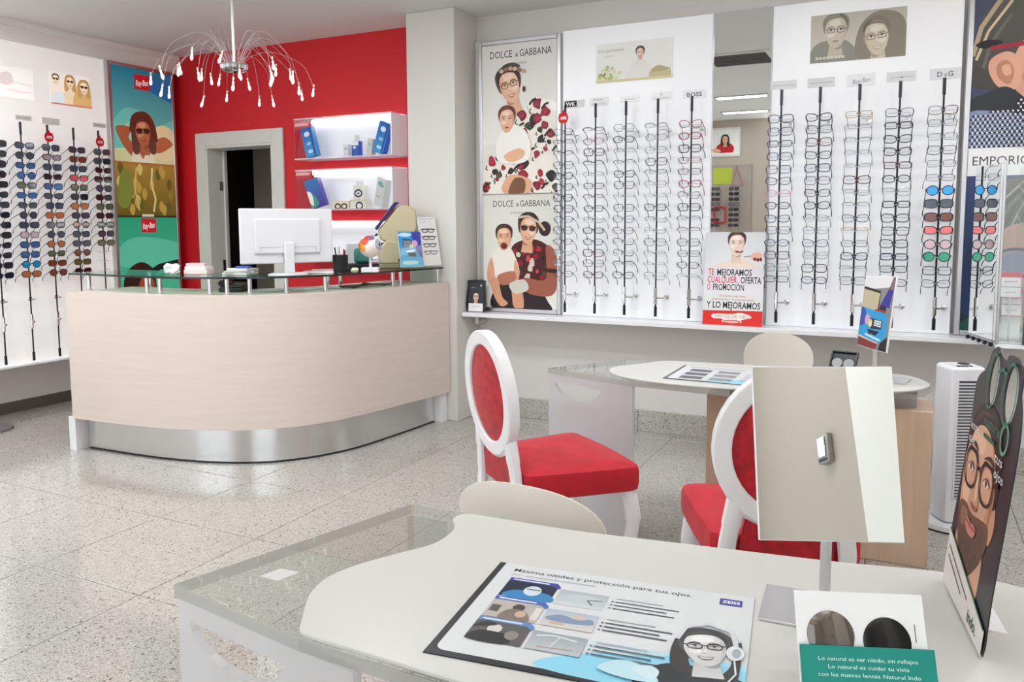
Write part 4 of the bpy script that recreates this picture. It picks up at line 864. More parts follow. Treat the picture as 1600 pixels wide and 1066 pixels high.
# anatomical eye model
t = thing('eye_model', (-3.085, 4.20, GZ), R(30), 'anatomical eyeball model on white stand beside pen holder', 'eye model')
MB().box(-.055,.055,-.045,.045,0,.030).build('stand_base', PLWHITE, t, bevel=.003); q = MB(); q.tube([(0,0,.030),(0,0,.10)], .009, 10); q.build('stand_stem', PLWHITE, t)
q = MB(); q.lathe([(.072*math.sin(PI*k/16), .165-.072*math.cos(PI*k/16)) for k in range(17)], 28); q.build('eyeball', mat('eye_white', (240,228,220), .25), t)
q = MB(); q.lathe([(.001,.0732),(.020,.0700),(.036,.0625)], 22, Matrix.Translation((.0,-.0,.165)) @ Matrix.Rotation(R(62),4,'Z') @ Matrix.Rotation(R(80),4,'X')); q.build('iris', mat('iris_grey', (176,180,196), .2), t)
q = MB(); q.lathe([(.001,.0745),(.011,.0733)], 16, Matrix.Translation((0,0,.165)) @ Matrix.Rotation(R(62),4,'Z') @ Matrix.Rotation(R(80),4,'X')); q.build('pupil', mat('pupil_dark', (70,72,88), .2), t)
for k, (a, b, c) in enumerate([(-25,62,(214,74,48)),(-48,74,(226,120,60)),(-40,98,(236,170,70)),(-8,40,(200,60,60)),(10,38,(110,120,170)),(-60,92,(214,84,60))]):
    q = MB(); q.lathe([(.001,.0735),(.014,.0722),(.026,.0688)], 14, Matrix.Translation((0,0,.165)) @ Matrix.Rotation(R(a+0),4,'Z') @ Matrix.Rotation(R(b),4,'X')); q.build('muscle_patch', mat('muscle_%d' % k, c, .4), t)
slab_thing('leather_tray', (-3.27, 4.36, GZ), .9, .20, .13, .045, mat('dark_tray', (32,28,44), .5), 'dark desk tray behind the eye model', 'tray', bevel=.006)
slab_thing('cloth_case', (-3.265, 4.365, GZ+.0455), .7, .12, .05, .10, mat('teal_case', (54,120,112), .6), 'teal green soft case standing in the dark tray', 'case', bevel=.02)
slab_thing('display_screen', (-3.40, 4.50, GZ), .6, .17, .012, .17, mat('grey_screen_back', (196,198,200), .4), 'small grey screen standing behind the eye model', 'screen', bevel=.003)
# tabletop optical instrument: slanted beige head with dark hood
t = thing('optical_instrument', (-3.235, 4.70, GZ), -R(52), 'beige tabletop optometry instrument with navy hood on the counter', 'instrument')
def xprism(poly, x0, x1): return MB().prism([(y, z) for y, z in poly], x0, x1, Matrix(((0,0,1,0),(1,0,0,0),(0,1,0,0),(0,0,0,1))))
MB().box(-.085,.085,-.12,.15,0,.03).build('base_plate', mat('olive_beige_plastic', (150,142,112), .5), t, bevel=.006)
xprism([(-.11,.03),(.13,.03),(.10,.16),(-.06,.20),(-.13,.12)], -.08, .08).build('lower_housing', BEIGE, t, bevel=.012)
xprism([(-.10,.19),(.08,.155),(.15,.28),(.14,.40),(.08,.435),(.02,.43),(-.12,.26)], -.075, .075).build('head_housing', BEIGE, t, bevel=.014)
xprism([(-.128,.262),(.012,.437),(.03,.452),(-.005,.455),(-.142,.275)], -.08, .08).build('hood', NAVY, t, bevel=.004)
q = MB(); q.tube([(.07,.07,.10),(.088,.07,.10)], .018, 12); q.build('eyepiece', BLACK, t)
q = MB(); q.tube([(.075,.02,.055),(.095,.02,.055)], .010, 12); q.build('knob', BLACK, t)
q = MB(); q.tube([(.02,-.125,.235),(.03,-.15,.215),(.03,-.11,.17),(.05,-.05,.165)], .009, 8); q.build('forehead_rest', BLACK, t)
# leaflet holders
def leaflet_art(P):
    H = P.h; P.rect(0,0,100,H,'#1b8ad6','#49bdf0'); P.blob([(60,H),(104,H),(104,H*.3),(84,H*.36),(70,H*.6)], '#3a3fa8'); P.blob([(0,H*.9),(20,H*.98),(60,H*.94),(40,H*.86)], '#bfe6fa')
    P.poly([(16,H*.56),(58,H*.58),(58,H*.78),(18,H*.8)], '#20283c')
    for k in range(4): P.line([(20,H*(.60+k*.045)),(55,H*(.605+k*.045))], 2, '#e6eaf0')
    P.ell(70, H*.67, 13, 13, '#d9a8d4'); P.ell(54, H*.585, 8, 8, '#f0e27a'); P.poly([(34,H*.42),(74,H*.40),(70,H*.29),(40,H*.31)], '#1c2333'); P.poly([(28,H*.46),(68,H*.50),(70,H*.44),(32,H*.41)], '#f2f5f8'); P.blob([(14,H*.08),(16,H*.17),(70,H*.17),(78,H*.11),(60,H*.07)], '#c6ecfb')
t = thing('leaflet_holder', (-3.005, 4.56, GZ+.0115), R(57), 'clear holder of bright blue leaflets at the right end of the glass shelf', 'leaflet holder', rot=(-R(12), 0, R(57)))
P = Print(.165, .24); leaflet_art(P); P.build('leaflet', t, (0, -.003, .004)); box('leaflet_stack', -.0825, .0825, -.0025, .006, .004, .244, PAPER, t); box('holder_front', -.088, .088, -.008, -.005, 0, .15, CLEAR, t); box('holder_back', -.088, .088, .007, .010, 0, .255, CLEAR, t); box('holder_foot', -.088, .088, -.008, .05, -.0, .003, CLEAR, t)
t = thing('eyewear_flyer_stand', (-2.985, 4.79, GZ+.0145), R(74), 'tall white tilted flyer showing four eyeglass frames beside blue leaflets', 'flyer', rot=(-R(11), 0, R(74)))
box('board', -.081, .081, 0, .006, 0, .345, PAPER, t)
P = Print(.162, .343, '#f1efef'); P.line([(30,186),(36,196),(44,186)], 2.5, '#a8a8ae'); P.line([(64,192),(72,188)], 2, '#b8b8be'); P.rect(10, 200, 90, 206, '#dcdbdf')
for k in range(4):
    y = 56+k*32; P.line([(8,y+4),(40,y+7),(92,y+5)], 4, ('#6a6468','#4c474c','#3a3338','#2c262a')[k])
    for s in (30, 66): P.ring(s, y, 15, 7, 4, ('#8a8488','#5c565c','#4a4046','#352c32')[k], p=3)
P.build('printed_face', t, (0, -.0006, .001)); box('strut', -.03, .03, .0065, .03, 0, .004, PAPER, t)
# things under the glass, on the wooden top
CT = 1.0035
t = thing('desk_telephone', (-3.765, 3.72, CT), R(20), 'black desk telephone under the glass shelf', 'telephone')
xprism([(-.08,0),(.08,0),(.08,.055),(-.08,.025)], -.075, .075).build('body', BLACK, t, bevel=.006); q = MB(); q.tube([(-.06,-.07,.05),(-.055,0,.068),(-.06,.07,.078)], [.02,.014,.02], 10); q.build('handset', BLACK, t); 
for i_ in range(9): box('key', -.012+ (i_ % 3)*.026, .006+(i_ % 3)*.026, -.008, .008, 0, .003, GREYPL, t, loc=(0, -.045+(i_//3)*.03, .033+(i_//3)*.0058))
slab_thing('paper_sheets', (-3.62, 3.84, CT), .9, .21, .15, .006, PAPER, 'white paper sheets on the wooden counter under the glass', 'papers')
slab_thing('white_keyboard', (-3.42, 4.05, CT), 1.0, .30, .11, .014, PLWHITE, 'white keyboard under the glass right of the monitor stand', 'keyboard', bevel=.004)
q = MB()
for k in range(5): q.tube(smoothpath([(-3.33+.03*k,4.18,.006),(-3.30+.02*k,4.26+.01*k,.012),(-3.24,4.33,.008+.004*k),(-3.20-.01*k,4.42,.012),(-3.16,4.46+.02*k,.006)], 4), .0055, 6)
q.build('cable_bundle', mat('brown_cable', (92,74,60), .5), None, loc=(0,0,CT), label='tangle of dark cables under the glass beside the eye model', cat='cables')

# ------------------------------------------------------------------ chandelier of wire arms with small drops
CX, CY, CZ = -3.79, 3.80, 2.386
t = thing('chandelier', (CX, CY, ZC), 0, 'silver spider chandelier with curved clear wires and drop lamps over the counter', 'chandelier')
dz = CZ-ZC
q = MB(); q.lathe([(.001,-.025),(.05,-.022),(.055,0),(.001,0)], 24); q.build('canopy', ALU, t)
q = MB(); q.tube([(0,0,-.02),(0,0,dz+.03)], .010, 12); q.build('stem', mat('satin_white_metal', (226,226,226), .3, .3), t)
q = MB(); q.lathe([(.001,dz-.035),(.055,dz-.030),(.082,dz-.012),(.088,dz+.006),(.080,dz+.018),(.05,dz+.022),(.001,dz+.022)], 32); q.build('hub', CHROME, t)
WIRE = clear('clear_wire', (250,250,252), .16, white=.16); DROP = mat('glass_drop', (250,248,248), .08, emis=.55); SOCK = mat('drop_socket', (216,205,190), .25, .6)
q = MB(); q.tube([(0,0,.022),(0,0,.006)], .006, 7); q.tube([(0,0,-.004),(0,0,.006)], .0045, 6); sock_me = q.mesh('lamp_socket', SOCK)
q = MB(); q.lathe([(.001,-.058),(.006,-.054),(.0095,-.043),(.008,-.032),(.005,-.020),(.006,-.004),(.001,-.002)], 10); drop_me = q.mesh('drop_lamp', DROP)
rc = random.Random(11)
for k in range(30):
    a = 2*PI*k/30+rc.uniform(-.08,.08); L_ = (.47, .30, .40, .22, .50, .35)[k % 6]*rc.uniform(.92,1.05); hz = rc.uniform(.10,.20); dr_ = (.10, .02, .16, .06, .12, .0)[k % 6]+rc.uniform(-.02,.03)
    d = Vector((math.cos(a), math.sin(a), 0)); end = d*L_+Vector((0,0,dz-dr_+.02))
    pts = smoothpath([d*.045+Vector((0,0,dz+.015)), d*(.07+L_*.10)+Vector((0,0,dz+hz*.75)), d*(L_*.5)+Vector((0,0,dz+hz)), d*(L_*.86)+Vector((0,0,dz+hz*.35)), end], 6)
    q = MB(); q.tube(pts, .0016, 5); w = q.build('wire_arm', WIRE, t)
    tilt = (rc.uniform(-.25,.25), rc.uniform(-.25,.25), 0)
    link('lamp_socket', sock_me, w, loc=end, rot=tilt); link('drop_lamp', drop_me, w, loc=end, rot=tilt)
for k in range(16):
    a = 2*PI*k/16+.1; d = Vector((math.cos(a), math.sin(a), 0)); q = MB(); L_ = rc.uniform(.10,.18)
    q.tube(smoothpath([d*.04+Vector((0,0,dz+.015)), d*.065+Vector((0,0,dz+.09)), d*L_+Vector((0,0,dz+.20))], 5), .0012, 5); q.build('wire_arm', WIRE, t)
# ------------------------------------------------------------------ red velvet oval-back chairs
def ell2(a, b, n, ph=0): return [(a*math.cos(2*PI*i/n+ph), b*math.sin(2*PI*i/n+ph)) for i in range(n)]
def oval_chair(loc, rz, lab):
    t = thing('oval_back_chair', loc, rz, lab, 'chair', 'red velvet oval-back chairs')
    lean = .10                                         # back leans with height
    zc, A, B, w, th = .765, .225, .245, .056, .046
    yb = lambda z: -.235 - (z-.45)*lean
    n = 40; vs = []; fs = []
    for i in range(n):
        a = 2*PI*i/n
        for (k, dy) in ((0, -th/2), (0, th/2), (1, th/2), (1, -th/2)):
            aa, bb = (A, B) if k == 0 else (A-w, B-w); z = zc+bb*math.sin(a); vs.append((aa*math.cos(a), yb(z)+dy, z))
    for i in range(n):
        j = (i+1) % n
        for k in range(4): l = (k+1) % 4; fs.append((i*4+k, i*4+l, j*4+l, j*4+k))
    MB().add(vs, fs).build('oval_frame', LACQ, t, bevel=.006)
    q = MB(); a0, b0 = A-w+.002, B-w+.002
    def pad(sgn):
        def f(u, v): r = v; z = zc+b0*r*math.sin(2*PI*u); return (a0*r*math.cos(2*PI*u), yb(z)+sgn*(th/2-.012+.020*(1-r*r)), z)
        return f
    q.grid(pad(1), 32, 6, cu=True); q.grid(pad(-1), 32, 6, cu=True); q.build('back_cushion', REDFAB2, t)
    for s in (-1, 1):
        pts = [(s*.148, yb(.60)+.0, .605), (s*.160, yb(.52), .53), (s*.172, yb(.45), .45), (s*.176, -.235, .36), (s*.178, -.25, .20), (s*.182, -.30, 0)]
        q = MB(); q.tube(smoothpath(pts, 5), [.030]*6+[.027]*6+[.024]*6+[.021]*6+[.017]*2, 10, flat=.85); q.build('back_leg', LACQ, t)
    # rail below the oval, arched, with upholstery under it
    q = MB(); q.tube(smoothpath([(-.150, yb(.57), .585), (-.07, yb(.55), .545), (0, yb(.54), .530), (.07, yb(.55), .545), (.150, yb(.57), .585)], 5), .020, 10, flat=1.0); q.build('back_rail', LACQ, t)
    pl = [(-.135,.40),(.135,.40),(.130,.50),(.12,.545),(.06,.528),(0,.518),(-.06,.528),(-.12,.545),(-.130,.50)]
    q = MB(); q.add([(x, yb(z)-.008, z) for x, z in pl]+[(x, yb(z)+.012, z) for x, z in pl], [tuple(range(9)), tuple(range(9, 18))]+[(i, (i+1) % 9, 9+(i+1) % 9, 9+i) for i in range(9)]); q.build('lower_back_panel', REDFAB2, t, bevel=.004)
    # seat: trapezoid pad, crowned
    def seat_outline(k=1.0):
        pts = [(-.20,-.215),(-.218,-.20),(-.235,-.1),(-.252,.0),(-.268,.13),(-.278,.215),(-.270,.240),(-.245,.252),(-.12,.262),(0,.265),(.12,.262),(.245,.252),(.270,.240),(.278,.215),(.268,.13),(.252,.0),(.235,-.1),(.218,-.20),(.20,-.215)]
        return [(x*k, y*k+.0) for x, y in pts]
    q = MB(); rings = [(.94,.385),(.985,.392),(1.0,.42),(1.0,.465),(.985,.482),(.93,.492),(.6,.500),(.0001,.503)]
    vs = []; fs = []; base = seat_outline(); m = len(base)
    for k, z in rings: vs += [(x*k, y*k, z) for x, y in base]
    for r in range(len(rings)-1):
        for i in range(m): j = (i+1) % m; fs.append((r*m+i, r*m+j, (r+1)*m+j, (r+1)*m+i))
    fs.append(tuple(range(m))[::-1]); q.add(vs, fs); q.build('seat', REDFAB, t)
    for s in (-1, 1):
        pts = [(s*.225,.205,.395),(s*.236,.222,.34),(s*.240,.232,.25),(s*.226,.215,.12),(s*.222,.212,.04),(s*.232,.226,0)]
        q = MB(); q.tube(smoothpath(pts, 5), [.036]*5+[.035]*5+[.029]*5+[.020]*5+[.016]*5+[.019], 10, flat=.9); q.build('front_leg', LACQ, t)
    return t
oval_chair((-1.268, 2.925, 0), -R(40.2), 'red velvet oval-back chair nearer the counter, turned to the right')
oval_chair((-.368, 2.645, 0), R(18), 'red velvet oval-back chair directly behind the tilted table mirror')

# ------------------------------------------------------------------ cream shell chairs
def shell_chair(loc, rz, lab, top=.80, A=.205):
    t = thing('shell_chair', loc, rz, lab, 'chair', 'cream shell chairs')
    zb = .665; B = top-zb
    def sec(u, v):
        x = (u*2-1)
        return x
    n = 36; vs = []; fs = []; R_ = 7
    for side in (0, 1):
        for r in range(R_+1):
            k = r/R_
            for i in range(n):
                a = 2*PI*i/n; x = A*k*math.copysign(abs(math.cos(a))**.9, math.cos(a)); z = zb+(B if math.sin(a) > 0 else B*1.35)*k*math.copysign(abs(math.sin(a))**.92, math.sin(a)); y = -.215-(z-.45)*.16+ (x/A)**2*.045 + (.0 if side == 0 else -.016*(1-k**4)-.006); vs.append((x, y, z))
    o = (R_+1)*n
    for sd in (0, 1):
        for r in range(R_):
            for i in range(n): j = (i+1) % n; fs.append((sd*o+r*n+i, sd*o+r*n+j, sd*o+(r+1)*n+j, sd*o+(r+1)*n+i))
    for i in range(n): j = (i+1) % n; fs.append((R_*n+i, R_*n+j, o+R_*n+j, o+R_*n+i))
    MB().add(vs, fs).build('back_shell', CREAM, t)
    q = MB(); q.tube([(0,-.19,.44),(0,-.235,.40),(0,-.245,.47),(0,-.258,.60)], [.03,.035,.03,.02], 10); q.build('back_support', CREAM, t)
    q = MB(); q.lathe([(.001,.425),(.17,.428),(.212,.440),(.216,.452),(.205,.462),(.12,.455),(.001,.452)], 32, None, 1, .97); q.build('seat', CREAM, t)
    for a in (45, 135, 225, 315):
        c, s = math.cos(R(a)), math.sin(R(a)); q = MB(); q.tube([(.10*c,.10*s,.432),(.16*c,.16*s,.20),(.21*c,.21*s,0)], [.012,.0115,.010], 9); q.build('leg', CHROME, t)
    return t
shell_chair((-.825, 1.985, 0), R(-2), 'cream shell chair behind the near white table, left of the mirror', .787, .208)
shell_chair((-.52, 4.46, 0), R(180+34), 'cream shell chair behind the far table, under the wall ledge', .80)
shell_chair((.43, 2.02, 0), R(8), 'cream shell chair half hidden behind the standing portrait sign', .80, .20)

# ------------------------------------------------------------------ acrylic desks with white tops
def desk(lab, loc, slab, white, leg_w, back_leg_w, peds, mirror_x=None):
    t = thing('acrylic_desk', loc, 0, lab, 'table', 'acrylic desks with white organic tops')
    lx, ly = loc[0], loc[1]; S = [(x-lx, y-ly) for x, y in slab]; Wt = [(x-lx, y-ly) for x, y in white]
    MB().prism(S, .712, .738).build('acrylic_slab', SLAB, t, bevel=.003)
    q = MB()
    for i in range(len(S)):
        a, b = Vector((*S[i], 0)), Vector((*S[(i+1) % len(S)], 0)); d = (b-a).normalized(); nrm = Vector((d.y, -d.x, 0))*.0012
        if i in (0, 1, len(S)-1): q.add([a+nrm+Vector((0,0,.713)), b+nrm+Vector((0,0,.713)), b+nrm+Vector((0,0,.737)), a+nrm+Vector((0,0,.737))], [(0,1,2,3)])
    q.build('polished_edge', EDGEAC, t)
    wo = [tuple(p[:2]) for p in smoothpath([(x,y,0) for x,y in Wt], 5, True)]
    MB().prism(wo, .7385, .7455).build('white_top', TOPW, t, bevel=.0015)
    def leg(p, d, w, inward):
        if w < .15:
            dd = Vector((*d, 0)).normalized(); n0 = Vector((-dd.y, dd.x, 0))*-1; Mx = Matrix(((dd.x, n0.x, 0, p[0]), (dd.y, n0.y, 0, p[1]), (0, 0, 1, 0), (0, 0, 0, 1)))
            holed_plate('frosted_leg', [(0,0),(w,0),(w,.711),(0,.711)], [], .018, SLAB, t, Mx); return
        d = Vector((*d, 0)).normalized(); nrm = Vector((-d.y, d.x, 0))*(.018 if inward else -.018); p = Vector((*p, 0)); hx = w*.5; outer = [(0,0),(w,0),(w,.711),(0,.711)]
        # frosted panel with a half-moon hand hole under its top edge
        c0, c1, zt, dp = .035, min(w-.03, .30), .672, .066; arc = [(c0+(c1-c0)*(.5-.5*math.cos(PI*k/10)), zt-dp*math.sin(PI*k/10)) for k in range(11)]
        Mx = Matrix((( d.x, nrm.normalized().x, 0, p.x), (d.y, nrm.normalized().y, 0, p.y), (0, 0, 1, 0), (0, 0, 0, 1)))
        holed_plate('frosted_leg', [(0,0),(w,0),(w,.711),(0,.711)], [arc], .018, FROST, t, Mx)
    e = (S[1][0]-S[0][0], S[1][1]-S[0][1]); leg((S[0][0]+.003, S[0][1]+.004), e, leg_w, True)
    b = S[-1]; e2 = (S[-2][0]-b[0], S[-2][1]-b[1]); leg((b[0]+.004, b[1]-.006), e2, back_leg_w, False)
    x0, x1, y0, y1, h = peds
    box('wood_pedestal', x0-lx, x1-lx, y0-ly, y1-ly, 0, h, WOOD2, t, bevel=.004)
    for a, b2 in ((x0+.06, x0+.16), (x1-.16, x1-.06)): box('acrylic_spacer', a-lx, b2-lx, y0+.05-ly, y1-.05-ly, h+.0005, .7115, FROST, t)
    return t
desk('acrylic desk with white organic top in the foreground', (-.4, 1.28, 0),
     [(-1.233,1.036),(-.885,.986),(-.55,.972),(-.15,.985),(.22,1.05),(.42,1.20),(.46,1.42),(.36,1.64),(.12,1.72),(-.30,1.665),(-.70,1.612),(-1.069,1.600)],
     [(-.915,1.030),(-.948,1.079),(-.967,1.118),(-.978,1.174),(-.962,1.244),(-.918,1.331),(-.882,1.400),(-.879,1.466),(-.893,1.51),(-.918,1.548),(-.905,1.585),(-.84,1.592),(-.65,1.598),(-.40,1.632),(-.116,1.672),(.09,1.712),(.24,1.690),(.36,1.60),(.43,1.42),(.39,1.22),(.20,1.06),(-.15,.995),(-.55,.981),(-.72,.983),(-.86,.9865),(-.890,.995)],
     .47, .10, (-.42, .35, 1.14, 1.5, .60))
desk('acrylic desk with white organic top further back near the eyewear wall', (-.7, 3.6, 0),
     [(-1.513,3.436),(-1.062,3.307),(-.636,3.280),(-.26,3.392),(-.03,3.500),(.075,3.60),(.105,3.735),(.05,3.87),(-.05,3.93),(-.40,3.915),(-.85,3.87),(-1.267,3.806)],
     [(-1.225,3.495),(-1.215,3.579),(-1.14,3.690),(-1.05,3.822),(-.85,3.858),(-.40,3.90),(-.05,3.915),(.04,3.862),(.094,3.735),(.062,3.61),(-.04,3.507),(-.26,3.402),(-.634,3.290),(-.92,3.285),(-1.08,3.33),(-1.18,3.40)],
     .47, .06, (-.80, .108, 3.60, 3.84, .655))
TZ = .7457
t = thing('security_sticker', (-1.078, 1.155, .7383), R(8), 'small shiny square sticker on the clear near desk edge', 'sticker')
q = MB(); q.add([(-.034,-.02,.0005),(.012,-.026,.0005),(.03,.02,.0005),(-.016,.024,.0005)], [(0,1,2,3)]); q.build('foil', mat('foil_silver', (225,226,224), .3, .4), t)

# ------------------------------------------------------------------ printed desk mats
def mat_print(W, H, full=True):
    P = Print(W, H, '#2b2d33'); h = P.h
    P.poly(rrect(2.6, 3.0, 110, h+10, 3.4), '#d5d7d9'); P.hgrad(40, 3.4, 100, h*.34, '#d5d7d9', '#a8dcee'); P.blob([(38,3.2),(50,16),(66,20),(82,24),(102,20),(102,3.2)], '#8fd2ea')
    if not full:
        P.rect(8, h-10, 60, h-4, '#b8bcc0')
        for a, b in ((12,44),(38,44),(12,26),(38,26),(12,8),(38,8)): P.rect(a, b, a+20, b+13, '#50555c' if a == 12 else '#868b90')
        for k in range(6): P.line([(64,50-k*7),(92,50-k*7)], 1.6, '#7c8086')
        return P
    P.text('Máxima nitidez y protección para tus ojos.', 8, h-6.6, 2.7, '#25262b', w=70, bold=.012)
    P.text('ZEISS', 8, h-10.2, 1.5, '#8b9097'); P.line([(14,h-9.6),(42,h-9.6)], .9, '#a4a9b0')
    P.rect(88, h-9.0, 96, h-3.8, '#2c3a92'); P.text('ZEISS', 92, h-7.3, 2.2, '#ffffff', w=6.4, align='C', bold=.02)
    for r, y in enumerate((h-28, h-44.5, h-61)):
        P.rect(9, y, 29, y+13.5, ('#15243c','#b7aea8','#5c5a5a')[r]); 
        if r == 0: P.blob([(11,y),(14,y+6),(27,y+6),(29,y)], '#2f7fb8'); P.ell(20.5,y+7,3.4,4,'#cfd9de'); P.line([(17.8,y+8),(23.4,y+8)], .7, '#24303a')
        if r == 1:
            P.ell(20,y+9,2.3,2.6,'#4b4340'); P.blob([(15,y),(17,y+7),(23,y+7),(26,y)], '#807468'); P.ell(22,y+4.6,2,2.4,'#c9a78e'); P.rect(10,y+4,13.5,y+9,'#5a5652'); P.rect(26,y+2,28.6,y+11,'#d8d2cc')
        if r == 2:
            P.ell(17,y+8.6,2.6,3,'#d0ccc8'); P.blob([(10,y),(12,y+6),(22,y+6),(24,y)], '#2d2c2e'); P.ell(24,y+6,2.4,3,'#8a8480'); P.blob([(9,y+8),(13,y+13),(17,y+11)], '#34322f')
        P.poly([(9,y+13.2),(27,y+13.2),(29.6,y+11.2),(30,y+13.2),(28,y+15.8),(9,y+15.8)], ('#3b3f9c','#4660b4','#5e86bc')[r]); P.line([(10.5,y+14.5),(25,y+14.5)], .9, '#dfe3f2')
        P.rect(30.2, y, 49, y+12, ('#a9b3b6','#a7b6c4','#9aa3a8')[r], ('#c9cfd0','#d3cbc4','#b9bfc2')[r])
        if r == 0: P.ell(36.5,y+7,1.9,2.2,'#43484c'); P.ell(40,y+6.4,8,3.4,'#bcc6c8'); P.line([(42,y+6.2),(47.5,y+7.2)], .6, '#50585c'); P.line([(42,y+6),(44.5,y+2.8)], .6, '#50585c')
        if r == 1: P.blob([(31,y+6),(36,y+9),(42,y+7),(47,y+8.5),(48,y+5),(40,y+3.6),(33,y+4)], '#7e92ac'); P.ell(42,y+9,3,1.2,'#cdb9a8'); P.ell(36,y+2.4,3,.9,'#c4a69a')
        if r == 2: P.line([(32,y+9),(38,y+10.5),(46,y+9)], .8, '#d7dcde'); P.line([(40,y+10),(38,y+2)], .5, '#cdd3d5'); P.line([(34,y+2),(46,y+3)], .7, '#b09088')
        for k in range(4):
            P.line([(52,y+11-k*2.6),((69,75,71,74)[k],y+11-k*2.6)], .75 if k else .5, '#53585e' if k else '#9a9fa5'); 
            if k: P.ell(50.9,y+11-k*2.6,.45,.45,'#53585e')
    # person with headphones
    P.blob([(70,3.2),(70,11),(76,18),(88,19),(97,16),(103,12),(103,3.2)], '#23252b'); P.blob([(76,3.2),(80,8),(96,8),(100,3.2)], '#20407c')
    P.blob([(78,16),(76,26),(77,37),(81,43),(84,36),(82,24),(84,15)], '#34322f'); P.blob([(92,14),(95,22),(95.5,34),(97.5,38),(98,24),(97,12)], '#34322f'); 
    face(P, 86.5, 30.5, 10.6, '#dcdcdb', '#3a3a3b', rot=9, shade='#b0b0b1', glasses='#2a2a2e', lips='#8a8486', hairstyle='up')
    P.line([(77,34),(79,43),(86,47.4),(94,44),(96,35)], 1.7, '#cfd2d6'); P.ell(96, 30.5, 2.8, 4.6, '#dfe1e4'); P.ell(96.4, 30.5, 1.4, 3, '#aab0b6'); P.line([(96,26),(97,18),(94,10),(95,3.4)], .6, '#d8dade')
    P.blob([(56,8),(60,14),(66,15),(72,11),(75,6),(66,5)], '#bfe0ec'); P.blob([(66,11),(71,14.5),(74.6,12),(73,7)], '#cfe6ee')
    return P
t = thing('desk_mat', (-.708+.2425*.9928-.356*-.0, 1.376, TZ), R(6.9), 'large printed desk mat with person in headphones on the near white table', 'desk mat')
t.location = (-.708+.2425*math.cos(R(6.9))+.356*math.sin(R(6.9)), 1.376+.2425*math.sin(R(6.9))-.356*math.cos(R(6.9)), TZ)
box('mat_sheet', -.2425, .2425, 0, .356, 0, .0018, BLACK, t); mat_print(.485, .356).build('printed_face', t, (0, 0, .0019), (-PI/2, 0, 0), rough=.3)
t = thing('desk_mat', (-.70, 3.37, TZ), -R(1), 'pale printed desk mat lying on the far white table', 'desk mat')
box('mat_sheet', -.2425, .2425, 0, .356, 0, .0018, BLACK, t); mat_print(.485, .356, False).build('printed_face', t, (0, 0, .0019), (-PI/2, 0, 0), rough=.3)

# ------------------------------------------------------------------ table mirrors on steel stands
def table_stand(name, base, base_rz, centre, rot, w, h, lab, cat):
    t = thing(name, (base[0], base[1], TZ), base_rz, lab, cat)
    bw, bd = .20, .14
    box('base_plate', -bw/2, bw/2, -bd/2, bd/2, 0, .005, STEEL, t, bevel=.001)
    inv = Matrix.Rotation(-base_rz, 4, 'Z') @ Matrix.Translation((-base[0], -base[1], -TZ)); C = inv @ Vector(centre)
    E = Matrix.Rotation(-base_rz, 3, 'Z') @ Euler(rot, 'XYZ').to_matrix()
    back = C + E @ Vector((0, .014, -h*.30))
    q = MB(); x, y = back.x, back.y+.012; q.box(x-.009, x+.009, y-.004, y+.004, .005, back.z+.02); q.build('pole', STEEL, t, smooth=False)
    q = MB(); q.tube([(x, y+.004, back.z), tuple(back - E @ Vector((0, .010, 0)))], .008, 10); q.build('pivot', STEEL, t)
    return t, C, E
rotm = (R(-15.3), R(-.9), R(20.4))
t, C, E = table_stand('table_mirror', (-.112, 1.435, 0), R(3), (-.113, 1.414, 1.035), rotm, .232, .289, 'large tilted rectangular mirror on steel stand on the near table', 'mirror')
def slabpart(nm, x0, x1, y0, y1, z0, z1, m, t, C, E, **kw):
    o = box(nm, x0, x1, y0, y1, z0, z1, m, t, **kw); o.location = C; o.rotation_euler = E.to_euler(); return o
slabpart('mirror_glass', -.1145, .1145, 0, .003, -.143, .143, MIRROR, t, C, E)
slabpart('mirror_rim', -.116, .116, .0032, .010, -.1445, .1445, LACQ, t, C, E, bevel=.001)
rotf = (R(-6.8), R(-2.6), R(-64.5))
t, C, E = table_stand('painted_mirror', (-.085, 3.745, 0), R(-10), (-.124, 3.728, 1.035), rotf, .292, .315, 'tilted mirror with painted-on reflection, on steel stand on the far table', 'display stand')
slabpart('plate', -.146, .146, .002, .010, -.1575, .1575, LACQ, t, C, E, bevel=.002)  # second table mirror; its reflection of leaflet and box is painted as flat print
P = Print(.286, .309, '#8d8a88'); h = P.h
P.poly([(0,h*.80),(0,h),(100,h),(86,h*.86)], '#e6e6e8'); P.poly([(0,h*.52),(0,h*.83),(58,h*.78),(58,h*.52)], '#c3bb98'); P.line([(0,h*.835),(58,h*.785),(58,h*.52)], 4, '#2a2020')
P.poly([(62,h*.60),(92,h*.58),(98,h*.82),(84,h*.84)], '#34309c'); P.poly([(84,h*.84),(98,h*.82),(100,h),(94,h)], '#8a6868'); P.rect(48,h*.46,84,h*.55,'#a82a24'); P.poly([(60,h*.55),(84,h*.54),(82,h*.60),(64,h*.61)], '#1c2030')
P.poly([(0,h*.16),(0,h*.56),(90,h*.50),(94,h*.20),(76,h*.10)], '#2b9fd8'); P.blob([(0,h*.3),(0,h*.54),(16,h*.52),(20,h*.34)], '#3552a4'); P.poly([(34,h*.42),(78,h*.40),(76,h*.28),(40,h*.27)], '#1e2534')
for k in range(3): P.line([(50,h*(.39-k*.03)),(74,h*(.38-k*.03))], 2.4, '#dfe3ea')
P.ell(26, h*.39, 9, 8, '#d6a4cc'); P.ell(38, h*.345, 6, 6, '#e6e090'); P.poly([(30,h*.26),(72,h*.25),(60,h*.19),(36,h*.2)], '#161c2a'); P.poly([(24,h*.17),(24,h*.2),(78,h*.15),(74,h*.12)], '#bfe4f4')
